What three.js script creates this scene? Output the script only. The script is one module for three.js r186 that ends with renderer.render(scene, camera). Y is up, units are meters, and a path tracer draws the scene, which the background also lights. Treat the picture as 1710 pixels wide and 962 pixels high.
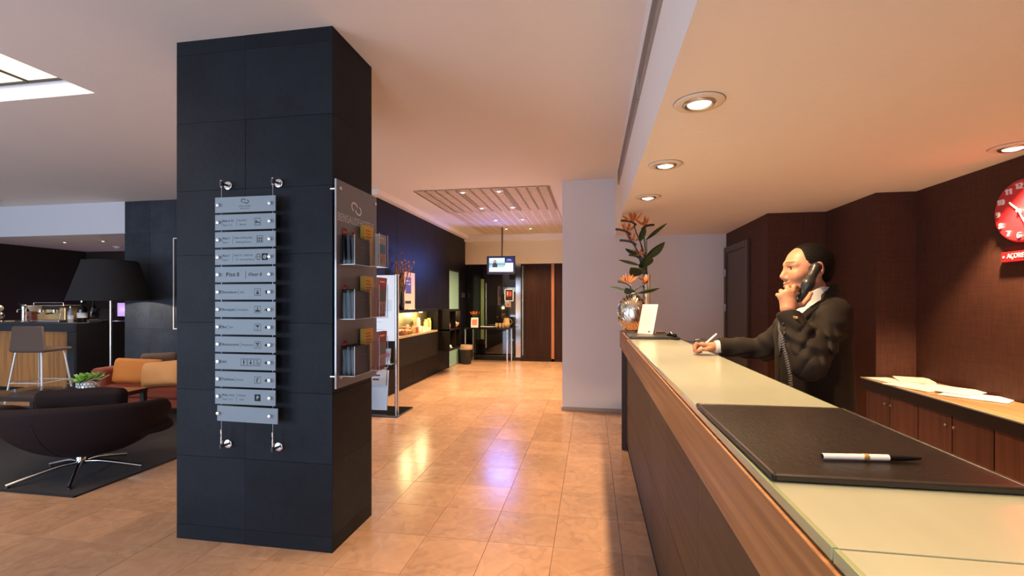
import * as THREE from 'three';
import { RoundedBoxGeometry } from 'three/addons/geometries/RoundedBoxGeometry.js';
import { mergeGeometries, mergeVertices } from 'three/addons/utils/BufferGeometryUtils.js';
import { RectAreaLightUniformsLib } from 'three/addons/lights/RectAreaLightUniformsLib.js';
import { FontLoader } from 'three/addons/loaders/FontLoader.js';
import { TextGeometry } from 'three/addons/geometries/TextGeometry.js';

// ---------------------------------------------------------------- camera, light, exposure
const scene = new THREE.Scene();
const FOCAL = 779, VIEW_W = 1710, VIEW_H = 962;
const camera = new THREE.PerspectiveCamera(2 * Math.atan(VIEW_H / 2 / FOCAL) * 180 / Math.PI, VIEW_W / VIEW_H, 0.05, 60);
camera.position.set(0, 1.43, 0);
camera.rotation.y = Math.atan(133 / FOCAL);
camera.setViewOffset(VIEW_W, VIEW_H, 0, -21, VIEW_W, VIEW_H);   // rising lens: verticals stay vertical
scene.add(camera);

const renderer = new THREE.WebGLRenderer({ antialias: true });
renderer.toneMapping = THREE.LinearToneMapping;
renderer.toneMappingExposure = 1.0;
renderer.shadowMap.enabled = true;
renderer.shadowMap.type = THREE.PCFSoftShadowMap;
RectAreaLightUniformsLib.init();

scene.background = new THREE.Color(0.55, 0.72, 1.0);            // soft overcast daylight outside the front windows
scene.backgroundIntensity = 1.0;

const WARM = new THREE.Color(1.0, 0.66, 0.36), WARM_SOFT = new THREE.Color(1.0, 0.655, 0.35), COOL = new THREE.Color(0.61, 0.775, 1.0);
const LIGHT = { window: 7.6, panel: 4.0, desk: 8.2, side: 21.0, corridor: 12.5, bar: 9.0, lamp: 5.0, niche: 1.1, tv: 34, pierFill: 6.0 };
function areaLight(color, intensity, w, h, at, to) {
  const l = new THREE.RectAreaLight(color, intensity, w, h);
  l.position.set(...at); l.lookAt(...to); scene.add(l); return l;
}
areaLight(COOL, LIGHT.window, 6.6, 1.9, [-7.1, 1.17, 2.44], [-7.1, 1.17, -5]);     // daylight entering by the front window
areaLight(COOL, LIGHT.pierFill, 1.7, 1.95, [-1.0, 1.15, 2.44], [-1.0, 1.15, -5]);                // added cool light to brighten the white pier
function spot(parent, color, intensity, at, angle = 0.9, penumbra = 0.35, to = [at[0], at[1] - 1, at[2]]) {
  const l = new THREE.SpotLight(color, intensity, 0, angle, penumbra, 2);
  l.position.set(...at); l.target.position.set(...to); l.castShadow = true; l.shadow.radius = 1.6; l.shadow.mapSize.set(1024, 1024);
  parent.add(l); parent.add(l.target); return l;
}

// ---------------------------------------------------------------- helpers
let seed = 20231;
function rnd() { seed = (seed + 0x6D2B79F5) | 0; let t = Math.imul(seed ^ (seed >>> 15), 1 | seed); t = (t + Math.imul(t ^ (t >>> 7), 61 | t)) ^ t; return ((t ^ (t >>> 14)) >>> 0) / 4294967296; }
const rr = (a, b) => a + (b - a) * rnd();
const V = (x, y, z) => new THREE.Vector3(x, y, z);
const clamp = (x, a, b) => Math.min(b, Math.max(a, x));
const mix = (a, b, t) => a + (b - a) * t;
const smooth = (a, b, x) => { const t = clamp((x - a) / (b - a), 0, 1); return t * t * (3 - 2 * t); };
const used = {};
function numbered(name) {
  if (!(name in used)) { used[name] = 0; return name; }
  used[name]++; return name + '_' + String(used[name]).padStart(3, '0');
}
function thing(name, label, category, pos = [0, 0, 0], turn = 0, group) {
  const o = new THREE.Group(); o.name = numbered(name); scene.add(o);
  o.position.set(...pos); o.rotation.y = turn; o.userData = { label, category };
  if (group) o.userData.group = group;
  return o;
}
function tag(o, label, category, group) { o.userData.label = label; o.userData.category = category; if (group) o.userData.group = group; return o; }
function part(name, geo, mat, parent = scene, pos, rot) {
  const m = new THREE.Mesh(Array.isArray(geo) ? merge(geo) : geo, mat);
  m.name = parent === scene ? numbered(name) : name;
  m.castShadow = true; m.receiveShadow = true;
  if (pos) m.position.set(...pos);
  if (rot) m.rotation.set(...rot);
  parent.add(m); return m;
}
function struct(name, geo, mat, pos, rot) { const m = part(name, geo, mat, scene, pos, rot); m.userData.kind = 'structure'; return m; }
function structGroup(name, pos = [0, 0, 0]) { const g = new THREE.Group(); g.name = numbered(name); g.position.set(...pos); g.userData.kind = 'structure'; scene.add(g); return g; }
function copyThing(src, label, pos, turn, group) {
  const c = src.clone(); c.name = numbered(src.name.replace(/_\d+$/, '')); scene.add(c);
  if (pos) c.position.set(...pos);
  if (turn !== undefined) c.rotation.y = turn;
  c.userData = { ...src.userData, label }; if (group) c.userData.group = group;
  return c;
}
function merge(list) {
  const gs = list.map((g) => { const n = g.index ? g.toNonIndexed() : g.clone(); for (const k of Object.keys(n.attributes)) if (!['position', 'normal', 'uv'].includes(k)) n.deleteAttribute(k); if (!n.attributes.uv) n.setAttribute('uv', new THREE.BufferAttribute(new Float32Array(n.attributes.position.count * 2), 2)); return n; });
  return mergeGeometries(gs, false);
}
// texture coordinates in metres, chosen by the face's main direction
function uvm(g, ox = 0, oy = 0, swap = false) {
  g = g.index ? g.toNonIndexed() : g;
  const p = g.attributes.position, n = g.attributes.normal, uv = new Float32Array(p.count * 2);
  for (let i = 0; i < p.count; i++) {
    const ax = Math.abs(n.getX(i)), ay = Math.abs(n.getY(i)), az = Math.abs(n.getZ(i));
    let u, v;
    if (ay >= ax && ay >= az) { u = p.getX(i); v = -p.getZ(i); } else if (ax >= az) { u = -p.getZ(i); v = p.getY(i); } else { u = p.getX(i); v = p.getY(i); }
    if (swap) [u, v] = [v, u];
    uv[2 * i] = u + ox; uv[2 * i + 1] = v + oy;
  }
  g.setAttribute('uv', new THREE.BufferAttribute(uv, 2)); return g;
}
function box(w, h, d, at = [0, 0, 0], r = 0) {
  const g = r > 0 ? new RoundedBoxGeometry(w, h, d, 1, Math.min(r, w / 2.02, h / 2.02, d / 2.02)) : new THREE.BoxGeometry(w, h, d);
  return uvm(g).translate(...at);
}
// box between two corners
function span(x0, x1, y0, y1, z0, z1, r = 0) {
  const g = r > 0 ? new RoundedBoxGeometry(Math.abs(x1 - x0), y1 - y0, Math.abs(z1 - z0), 1, r) : new THREE.BoxGeometry(Math.abs(x1 - x0), y1 - y0, Math.abs(z1 - z0));
  g.translate((x0 + x1) / 2, (y0 + y1) / 2, (z0 + z1) / 2); return uvm(g);
}
const cyl = (r0, r1, h, at = [0, 0, 0], seg = 20, open = false) => new THREE.CylinderGeometry(r0, r1, h, seg, 1, open).translate(...at);
const lathe = (pts, seg = 32) => new THREE.LatheGeometry(pts.map((p) => new THREE.Vector2(p[0], p[1])), seg);
function tube(pts, r, seg = 24, rad = 8, closed = false) {
  const c = new THREE.CatmullRomCurve3(pts.map((p) => (p.isVector3 ? p : V(...p))), closed, 'centripetal');
  return new THREE.TubeGeometry(c, seg, r, rad, closed);
}
function rod(a, b, r0, r1 = r0, seg = 10) {
  const A = V(...a), B = V(...b), d = B.clone().sub(A), g = new THREE.CylinderGeometry(r1, r0, d.length(), seg);
  g.applyQuaternion(new THREE.Quaternion().setFromUnitVectors(V(0, 1, 0), d.clone().normalize()));
  return g.translate((a[0] + b[0]) / 2, (a[1] + b[1]) / 2, (a[2] + b[2]) / 2);
}
function shapeXY(pts) { const s = new THREE.Shape(); pts.forEach((p, i) => (i ? s.lineTo(...p) : s.moveTo(...p))); return s; }
function extrude(shape, depth, bevel = 0) {
  return new THREE.ExtrudeGeometry(shape, { depth, bevelEnabled: bevel > 0, bevelThickness: bevel, bevelSize: bevel, bevelSegments: 2, curveSegments: 16 });
}
// ---------------------------------------------------------------- noise and textures
const perm = new Uint8Array(512); { const r = []; for (let i = 0; i < 256; i++) r.push(i); for (let i = 255; i > 0; i--) { const j = Math.floor(rnd() * (i + 1)); [r[i], r[j]] = [r[j], r[i]]; } for (let i = 0; i < 512; i++) perm[i] = r[i & 255]; }
function vnoise(x, y, px = 256, py = 256) {           // tiling value noise
  const xi = Math.floor(x), yi = Math.floor(y), fx = x - xi, fy = y - yi, m = (a, n) => ((a % n) + n) % n;
  const h = (a, b) => perm[perm[m(a, px) & 255] + (m(b, py) & 255)] / 255;
  const u = fx * fx * (3 - 2 * fx), v = fy * fy * (3 - 2 * fy);
  return mix(mix(h(xi, yi), h(xi + 1, yi), u), mix(h(xi, yi + 1), h(xi + 1, yi + 1), u), v);
}
function fbm(x, y, px, py, oct = 4) { let s = 0, a = 0.5, t = 0; for (let i = 0; i < oct; i++) { s += a * vnoise(x + i * 17, y + i * 31, px, py); t += a; a *= 0.5; x *= 2; y *= 2; px *= 2; py *= 2; } return s / t; }
function tex(size, metres, fn, srgb = true) {
  const d = new Uint8Array(size * size * 4);
  for (let j = 0; j < size; j++) for (let i = 0; i < size; i++) {
    const c = fn(i / size, j / size), k = 4 * (j * size + i);
    for (let q = 0; q < 3; q++) d[k + q] = clamp(Math.round(255 * (srgb ? Math.pow(clamp(c[q], 0, 1), 1 / 2.2) : c[q])), 0, 255);
    d[k + 3] = 255;
  }
  const t = new THREE.DataTexture(d, size, size, THREE.RGBAFormat);
  t.wrapS = t.wrapT = THREE.RepeatWrapping; t.magFilter = THREE.LinearFilter; t.minFilter = THREE.LinearMipmapLinearFilter; t.generateMipmaps = true;
  const m = Array.isArray(metres) ? metres : [metres, metres];
  t.repeat.set(1 / m[0], 1 / m[1]); if (srgb) t.colorSpace = THREE.SRGBColorSpace; t.needsUpdate = true; return t;
}
function canvasTex(w, h, draw) {
  const c = document.createElement('canvas'); c.width = w; c.height = h; const x = c.getContext('2d'); draw(x, w, h);
  const t = new THREE.CanvasTexture(c); t.colorSpace = THREE.SRGBColorSpace; return t;
}
const lin = (r, g, b) => new THREE.Color().setRGB(r, g, b);
const std = (c, roughness = 0.6, metalness = 0, extra = {}) => new THREE.MeshStandardMaterial({ color: Array.isArray(c) ? lin(...c) : c, roughness, metalness, ...extra });
const phys = (c, roughness, metalness, extra = {}) => new THREE.MeshPhysicalMaterial({ color: Array.isArray(c) ? lin(...c) : c, roughness, metalness, ...extra });
const WHITE = new THREE.Color(1, 1, 1);
const grain = (c, amp, fx, fy, size = 256) => (u, v) => { const n = 1 + amp * (fbm(u * fx, v * fy, fx, fy, 4) - 0.5) * 2; return [c[0] * n, c[1] * n, c[2] * n]; };
function woodFn(base, dark, fx, fy) { return (u, v) => { const w = fbm(u * 3, v * 3, 3, 3, 3) * 0.5, n = fbm((u + w * 0.02) * fx, v * fy, fx, fy, 4), f = fbm(u * fx * 4, v * fy * 2, fx * 4, fy * 2, 2); const t = clamp(n * 1.5 - 0.25 + (f - 0.5) * 0.35, 0, 1); return [0, 1, 2].map((q) => mix(dark[q], base[q], t)); }; }

// surface nets: a closed smooth mesh round f < 0
function sdfMesh(f, mn, mx, c, colorFn) {
  const n = [0, 1, 2].map((k) => Math.ceil((mx[k] - mn[k]) / c) + 1), [nx, ny, nz] = n, val = new Float32Array(nx * ny * nz);
  let q = 0; for (let k = 0; k < nz; k++) for (let j = 0; j < ny; j++) for (let i = 0; i < nx; i++) val[q++] = f(mn[0] + i * c, mn[1] + j * c, mn[2] + k * c);
  const id = new Int32Array(nx * ny * nz).fill(-1), pos = [], I = (i, j, k) => i + nx * (j + ny * k);
  const cs = [[0, 0, 0], [1, 0, 0], [0, 1, 0], [1, 1, 0], [0, 0, 1], [1, 0, 1], [0, 1, 1], [1, 1, 1]], es = [[0, 1], [2, 3], [4, 5], [6, 7], [0, 2], [1, 3], [4, 6], [5, 7], [0, 4], [1, 5], [2, 6], [3, 7]];
  for (let k = 0; k < nz - 1; k++) for (let j = 0; j < ny - 1; j++) for (let i = 0; i < nx - 1; i++) {
    const v = cs.map((o) => val[I(i + o[0], j + o[1], k + o[2])]); let m = 0; for (let a = 0; a < 8; a++) if (v[a] < 0) m++;
    if (m === 0 || m === 8) continue;
    let x = 0, y = 0, z = 0, cnt = 0;
    for (const [a, b] of es) if ((v[a] < 0) !== (v[b] < 0)) { const t = v[a] / (v[a] - v[b]); x += mix(cs[a][0], cs[b][0], t); y += mix(cs[a][1], cs[b][1], t); z += mix(cs[a][2], cs[b][2], t); cnt++; }
    id[I(i, j, k)] = pos.length / 3; pos.push(mn[0] + (i + x / cnt) * c, mn[1] + (j + y / cnt) * c, mn[2] + (k + z / cnt) * c);
  }
  const idx = [], quad = (a, b, c2, d, flip) => { if (a < 0 || b < 0 || c2 < 0 || d < 0) return; if (flip) idx.push(a, c2, b, a, d, c2); else idx.push(a, b, c2, a, c2, d); };
  for (let k = 1; k < nz - 1; k++) for (let j = 1; j < ny - 1; j++) for (let i = 1; i < nx - 1; i++) {
    const s = val[I(i, j, k)] < 0;
    if (s !== val[I(i + 1, j, k)] < 0) quad(id[I(i, j - 1, k - 1)], id[I(i, j, k - 1)], id[I(i, j, k)], id[I(i, j - 1, k)], !s);
    if (s !== val[I(i, j + 1, k)] < 0) quad(id[I(i - 1, j, k - 1)], id[I(i - 1, j, k)], id[I(i, j, k)], id[I(i, j, k - 1)], !s);
    if (s !== val[I(i, j, k + 1)] < 0) quad(id[I(i - 1, j - 1, k)], id[I(i, j - 1, k)], id[I(i, j, k)], id[I(i - 1, j, k)], !s);
  }
  const nor = new Float32Array(pos.length), e = c * 0.4, uv = new Float32Array(pos.length / 3 * 2), col = colorFn ? new Float32Array(pos.length) : null;
  for (let i = 0; i < pos.length; i += 3) {
    const x = pos[i], y = pos[i + 1], z = pos[i + 2], a = f(x + e, y, z) - f(x - e, y, z), b = f(x, y + e, z) - f(x, y - e, z), d = f(x, y, z + e) - f(x, y, z - e), l = Math.hypot(a, b, d) || 1;
    nor[i] = a / l; nor[i + 1] = b / l; nor[i + 2] = d / l; uv[i / 3 * 2] = x + z; uv[i / 3 * 2 + 1] = y;
    if (col) { const t = colorFn(x, y, z); col[i] = t[0]; col[i + 1] = t[1]; col[i + 2] = t[2]; }
  }
  const g = new THREE.BufferGeometry();
  g.setAttribute('position', new THREE.Float32BufferAttribute(pos, 3)); g.setAttribute('normal', new THREE.BufferAttribute(nor, 3)); g.setAttribute('uv', new THREE.BufferAttribute(uv, 2));
  if (col) g.setAttribute('color', new THREE.BufferAttribute(col, 3));
  g.setIndex(idx); return g;
}
const smin = (a, b, k) => { const h = Math.max(k - Math.abs(a - b), 0) / k; return Math.min(a, b) - h * h * k * 0.25; };
const smax = (a, b, k) => -smin(-a, -b, k);
function cap(x, y, z, a, b, ra, rb = ra) {
  const dx = b[0] - a[0], dy = b[1] - a[1], dz = b[2] - a[2], px = x - a[0], py = y - a[1], pz = z - a[2];
  const h = clamp((px * dx + py * dy + pz * dz) / (dx * dx + dy * dy + dz * dz), 0, 1);
  return Math.hypot(px - h * dx, py - h * dy, pz - h * dz) - mix(ra, rb, h);
}
const ell = (x, y, z, c, r) => { const a = (x - c[0]) / r[0], b = (y - c[1]) / r[1], d = (z - c[2]) / r[2], k0 = Math.hypot(a, b, d), k1 = Math.hypot(a / r[0], b / r[1], d / r[2]); return k0 < 1e-6 ? -Math.min(...r) : k0 * (k0 - 1) / k1; };
const sdBox = (x, y, z, c, h, r) => { const a = Math.abs(x - c[0]) - h[0] + r, b = Math.abs(y - c[1]) - h[1] + r, d = Math.abs(z - c[2]) - h[2] + r; return Math.hypot(Math.max(a, 0), Math.max(b, 0), Math.max(d, 0)) + Math.min(Math.max(a, b, d), 0) - r; };
// ---------------------------------------------------------------- materials
const marbleFn = (sx) => (u, v) => {
  const w = fbm(u * 4 + sx, v * 4, 4, 4, 4), n = fbm(u * 7 + w * 2.2, v * 7 + w * 1.6, 7, 7, 5), sp = fbm(u * 40, v * 40, 40, 40, 2);
  const vein = Math.pow(clamp(1 - Math.abs(n - 0.5) * 13, 0, 1), 3), light = Math.pow(clamp(1 - Math.abs(fbm(u * 5 - w * 2, v * 5 + 3, 5, 5, 4) - 0.52) * 16, 0, 1), 2);
  let c = [0.60, 0.365, 0.22]; const t = 0.90 + 0.30 * (w - 0.5) + 0.16 * (sp - 0.5);
  c = c.map((q) => q * t); c = c.map((q, i) => mix(q, [0.20, 0.10, 0.06][i], vein * 0.26)); return c.map((q, i) => mix(q, [0.70, 0.52, 0.38][i], light * 0.2));
};
const marbleTex = [tex(1024, 1.7, marbleFn(0)), tex(1024, 1.7, marbleFn(9.3))];
const marbleRough = tex(256, 1.1, (u, v) => { const n = 0.17 + 0.11 * fbm(u * 6, v * 6, 6, 6, 4); return [0, n, 0]; }, false);
const M = {};
M.floorTile = [0.92, 1.0, 1.07, 0.97].map((t, i) => std([t, t * (1 - 0.012 * i), t * (1 - 0.02 * i)], 1, 0, { map: marbleTex[i % 2], roughnessMap: marbleRough }));
M.floorFar = std([0.97, 0.95, 0.93], 1, 0, { map: marbleTex[0], roughnessMap: marbleRough });
M.grout = std([0.14, 0.075, 0.045], 0.7);
const plasterBump = tex(256, 0.8, (u, v) => { const n = fbm(u * 30, v * 30, 30, 30, 3); return [n, n, n]; }, false);
M.ceiling = std([0.80, 0.765, 0.74], 0.85, 0, { bumpMap: plasterBump, bumpScale: 0.0006 });
M.plaster = std([0.70, 0.70, 0.74], 0.8, 0, { bumpMap: plasterBump, bumpScale: 0.0006 });
M.cream = std([0.74, 0.66, 0.50], 0.8);
const slateFn = (u, v) => { const n = fbm(u * 5, v * 5, 5, 5, 5), f = fbm(u * 50, v * 50, 50, 50, 3), t = 0.75 + 0.6 * (n - 0.5) + 0.35 * (f - 0.5); return [0.0092 * t, 0.0132 * t, 0.0205 * t]; };
const slateTex = tex(512, 1.1, slateFn), slateBump = tex(512, 1.1, (u, v) => { const n = fbm(u * 14, v * 14, 14, 14, 5) * 0.7 + 0.3 * fbm(u * 70, v * 70, 70, 70, 2); return [n, n, n]; }, false);
M.slate = [0.9, 1.0, 1.12].map((t) => phys([t, t, t], 0.55, 0, { specularIntensity: 0.32, map: slateTex, bumpMap: slateBump, bumpScale: 0.0016 }));
M.slateWallLit = [0.9, 1.0, 1.12].map((t) => phys([3.2 * t, 3.0 * t, 2.8 * t], 0.55, 0, { specularIntensity: 0.4, map: slateTex, bumpMap: slateBump, bumpScale: 0.0016 }));  // column slate lightened; light on the lounge wall is put into the colour
M.slateCore = std([0.008, 0.008, 0.010], 0.6);
M.panelBlueLit = [0.9, 1.05].map((t) => phys([0.0055 * t, 0.0052 * t, 0.011 * t], 0.5, 0, { specularIntensity: 0.3, bumpMap: slateBump, bumpScale: 0.0008 }));  // dark wood; the blue light falling on it is put into the colour
M.black = std([0.008, 0.007, 0.007], 0.5);
M.blackGloss = std([0.006, 0.006, 0.006], 0.12);
M.blackMatt = std([0.012, 0.01, 0.01], 0.85);
M.mirrorBlack = phys([0.01, 0.01, 0.01], 0.04, 0, { clearcoat: 1, clearcoatRoughness: 0.02 });
M.chrome = std([0.72, 0.72, 0.72], 0.16, 1);
M.steel = std([0.56, 0.56, 0.57], 0.3, 1);
M.deskWood = std([1, 1, 1], 0.36, 0, { map: tex(512, [0.5, 1.6], (u, v) => woodFn([0.215, 0.105, 0.05], [0.115, 0.052, 0.024], 34, 3)(u, v)) });
M.deskWoodAlong = phys([1, 1, 1], 0.4, 0, { specularIntensity: 0.5, map: tex(512, [1.6, 0.5], (u, v) => woodFn([0.44, 0.205, 0.075], [0.25, 0.105, 0.035], 34, 3)(v, u)) });
M.deskFront = [0.9, 1.06].map((t) => phys([t, t, t], 0.5, 0, { specularIntensity: 0.35, map: tex(512, [1.4, 0.5], (u, v) => woodFn([0.098, 0.058, 0.030], [0.056, 0.032, 0.017], 30, 3)(v, u)) }));
M.doorWood = phys([1, 1, 1], 0.45, 0, { specularIntensity: 0.25, map: tex(512, [0.6, 1.9], woodFn([0.032, 0.0095, 0.0045], [0.015, 0.0045, 0.0025], 28, 3)) });
M.cabinetWood = [0.9, 1.0, 1.12].map((t) => std([t, t, t], 0.4, 0, { map: tex(512, [0.5, 1.6], woodFn([0.115, 0.036, 0.018], [0.06, 0.018, 0.009], 26, 3)) }));
M.officeDoor = std([1, 1, 1], 0.45, 0, { map: tex(256, [0.6, 1.9], woodFn([0.075, 0.045, 0.032], [0.05, 0.03, 0.02], 24, 3)) });
M.barWood = std([1, 1, 1], 0.36, 0, { map: tex(512, [0.7, 1.5], woodFn([0.60, 0.28, 0.08], [0.36, 0.15, 0.04], 22, 3)) });
const weaveB = tex(256, 0.09, (u, v) => { const a = Math.sin(u * Math.PI * 32) ** 2, b = Math.sin(v * Math.PI * 32) ** 2, n = 0.45 * a + 0.45 * b + 0.3 * fbm(u * 16, v * 16, 16, 16, 2); return [n, n, n]; }, false);
const weaveC = tex(512, 0.45, (u, v) => { const a = fbm(u * 90, v * 5, 90, 5, 2), b = fbm(u * 5, v * 90, 5, 90, 2), t = 0.55 + 0.5 * a + 0.4 * b; return [0.064 * t, 0.020 * t, 0.0115 * t]; });
M.wallVinyl = phys([1, 1, 1], 0.62, 0, { specularIntensity: 0.4, map: weaveC, bumpMap: weaveB, bumpScale: 0.0005 });
M.deskGlass = phys([1, 1, 1], 0.28, 0, { map: tex(512, 1.3, (u, v) => { const n = 0.93 + 0.22 * (fbm(u * 3, v * 3, 3, 3, 4) - 0.5) + 0.08 * (fbm(u * 40, v * 8, 40, 8, 2) - 0.5); return [0.42 * n, 0.445 * n, 0.345 * n]; }), clearcoat: 0.6, clearcoatRoughness: 0.18 });
M.glassEdge = phys([0.30, 0.36, 0.20], 0.15, 0, { clearcoat: 0.8 });
M.leather = phys([1, 1, 1], 0.34, 0, { map: tex(512, 0.5, grain([0.0075, 0.005, 0.0042], 0.5, 24, 24)), bumpMap: tex(512, 0.14, (u, v) => { const n = fbm(u * 24, v * 24, 24, 24, 4); return [n, n, n]; }, false), bumpScale: 0.0006, specularIntensity: 0.35, clearcoat: 0.04, clearcoatRoughness: 0.4 });
M.whitePaper = std([0.78, 0.73, 0.68], 0.7);
M.whitePlastic = std([0.75, 0.74, 0.72], 0.35);
M.acrylic = phys([0.93, 0.95, 0.97], 0.04, 0, { transmission: 1, thickness: 0, ior: 1.3, specularIntensity: 0.3 });
M.rugMat = std([1, 1, 1], 0.95, 0, { map: tex(256, 0.25, (u, v) => { const n = 0.6 + 0.8 * fbm(u * 40, v * 40, 40, 40, 3); return [0.032 * n, 0.029 * n, 0.032 * n]; }), bumpMap: tex(256, 0.12, (u, v) => { const n = fbm(u * 50, v * 50, 50, 50, 2); return [n, n, n]; }, false), bumpScale: 0.003 });
M.chairFabric = phys([0.014, 0.0068, 0.0075], 0.85, 0, { specularIntensity: 0.4, sheen: 0.25, sheenColor: lin(0.09, 0.05, 0.055), sheenRoughness: 0.5, bumpMap: weaveB, bumpScale: 0.0004 });
M.sofaFabric = phys([0.27, 0.055, 0.026], 0.85, 0, { sheen: 0.3, sheenColor: lin(0.4, 0.12, 0.08), bumpMap: weaveB, bumpScale: 0.0005 });
M.orangeFabric = phys([0.66, 0.21, 0.03], 0.8, 0, { sheen: 0.4, sheenColor: lin(0.8, 0.4, 0.15), bumpMap: weaveB, bumpScale: 0.0005 });
M.paleOrange = phys([0.75, 0.34, 0.11], 0.8, 0, { sheen: 0.3, sheenColor: lin(0.8, 0.5, 0.25), bumpMap: weaveB, bumpScale: 0.0005 });
M.brownFabric = std([0.11, 0.062, 0.038], 0.85, 0, { bumpMap: weaveB, bumpScale: 0.0006 });
M.stoolFabric = std([0.13, 0.085, 0.062], 0.8, 0, { bumpMap: weaveB, bumpScale: 0.0005 });
M.lampShade = std([0.012, 0.012, 0.014], 0.8);
M.shadeInside = std([0.3, 0.26, 0.2], 0.7);
M.gold = std([0.75, 0.50, 0.22], 0.3, 0.75);
M.leafGreen = std([0.025, 0.06, 0.02], 0.45, 0, { side: THREE.DoubleSide });
M.petalOrange = std([0.62, 0.145, 0.015], 0.55, 0, { side: THREE.DoubleSide });
M.bulb = std([1, 1, 1], 0.3, 0, { emissive: lin(1, 0.9, 0.72), emissiveIntensity: 3.2 });
const fabricStripe = null;
// ---------------------------------------------------------------- the setting
const CEIL = 2.985, SOFFIT = 2.25;
// floor: slab + one mesh per marble tile where tiles can be told apart
const floor = struct('floor', span(-12.2, 2.7, -0.2, -0.006, -11.6, 2.8), M.grout);
{
  const TX = 0.3865, TZ = 0.4025, gap = 0.0022, geos = [];
  for (let k = 0; k < 8; k++) {
    let g = new RoundedBoxGeometry(TX - gap, 0.012, TZ - gap, 1, 0.0012); g = uvm(g, rr(0, 2), rr(0, 2), k % 2 === 1); geos.push(g);
  }
  const x0 = 0.168 + TX / 2, z0 = -2.303 + TZ / 2, far = [];
  for (let j = -17; j < 23; j++) for (let i = -31; i < 6; i++) {
    const x = x0 + i * TX, z = z0 - j * TZ;
    if (x < -12 || x > 2.55 || z > 2.5 || z < -11.2) continue;
    const near = z < -0.95 && z > -7.35 && x > -4.9 && x < 0.4 && x > -3.1 - 0.62 * (z < -2.6 ? 1 : 3) && !(x < -3.7 && z < -2.9) && !(x < -1.62 && x > -2.3 && z < -2.55 && z > -2.8) && x > z * 1.45 - 1.2 && !(x < -1.6 && z < -2.9 && z > -5.0) && !(x < -3.0 && z < -4.2);
    const g = geos[(i * 5 + j * 3 + 4000) % 8], m = M.floorTile[Math.floor(rnd() * 4)];
    if (near) { const t = part('tile', g, m, floor, [x, -0.006 + rr(-0.0004, 0.0004), z]); if (rnd() < 0.5) t.rotation.y = Math.PI; } else far.push(new THREE.BoxGeometry(TX - gap, 0.012, TZ - gap).translate(x, -0.006, z));
  }
  const rest = part('tile_field', uvm(merge(far)), M.floorFar, floor); rest.userData.kind = 'stuff';
}
// ceiling with the recess for the light panel cut out (x -6.4..-3.665, z -2.93..-1.3)
const RX0 = -6.2, RX1 = -3.667, RZ0 = -2.925, RZ1 = -1.4;
struct('ceiling', [span(RX1, 0.3, CEIL, 3.2, -11.4, 2.8), span(-12.2, RX0, CEIL, 3.2, -6.3, 2.8), span(RX0, RX1, CEIL, 3.2, RZ1, 2.8), span(RX0, RX1, CEIL, 3.2, -6.3, RZ0)], M.ceiling);
const soffit = structGroup('ceiling_soffit');
part('soffit_board', span(0.285, 2.7, SOFFIT, 3.2, -6.2, 2.8), M.ceiling, soffit);
// air grilles let into the upright face of the soffit
for (const [za, zb] of [[0.6, -2.86], [-2.9, -5.0]]) {
  const L = za - zb, zc = (za + zb) / 2, g = structGroup('air_grille', [0.285, 2.715, zc]);
  part('frame', [box(0.016, 0.012, L, [-0.008, -0.064, 0]), box(0.016, 0.012, L, [-0.008, 0.064, 0]), box(0.016, 0.14, 0.014, [-0.008, 0, L / 2]), box(0.016, 0.14, 0.014, [-0.008, 0, -L / 2])], std([0.34, 0.31, 0.29], 0.5), g);
  part('duct', box(0.004, 0.12, L, [-0.002, 0, 0]), M.black, g);
  for (let k = 0; k < 6; k++) { const s = part('slat', box(0.010, 0.003, L - 0.02), std([0.36, 0.33, 0.31], 0.5), g, [-0.009, -0.05 + k * 0.02, 0]); s.rotation.z = 0.5; }
  const fins = []; for (let z = -L / 2 + 0.03; z < L / 2; z += 0.03) fins.push(box(0.005, 0.116, 0.0025, [-0.006, 0, z]));
  part('fin_row', fins, std([0.25, 0.22, 0.2], 0.6), g).userData.kind = 'stuff';
}
// walls
struct('wall_back', span(-0.376, 1.85, 0, CEIL, -6.3, -6.09), M.plaster);
struct('wall_pier_side', span(-0.376, -0.2, 0, CEIL, -11.4, -6.3), M.plaster);
struct('baseboard_back', [span(-0.382, 0.9, 0, 0.05, -6.09, -6.075, 0.003), span(-0.388, -0.376, 0, 0.05, -10.9, -6.075, 0.003)], std([0.36, 0.29, 0.24], 0.5));
struct('wall_right', span(2.4, 2.65, 0, 2.26, -4.2, 2.8), M.wallVinyl);
struct('wall_right_pier', [span(2.13, 2.65, 0, 2.26, -4.9, -3.96)], M.wallVinyl);
struct('wall_right_recess', [span(1.63, 2.14, 0, 2.26, -6.2, -4.725)], M.wallVinyl);
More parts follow.
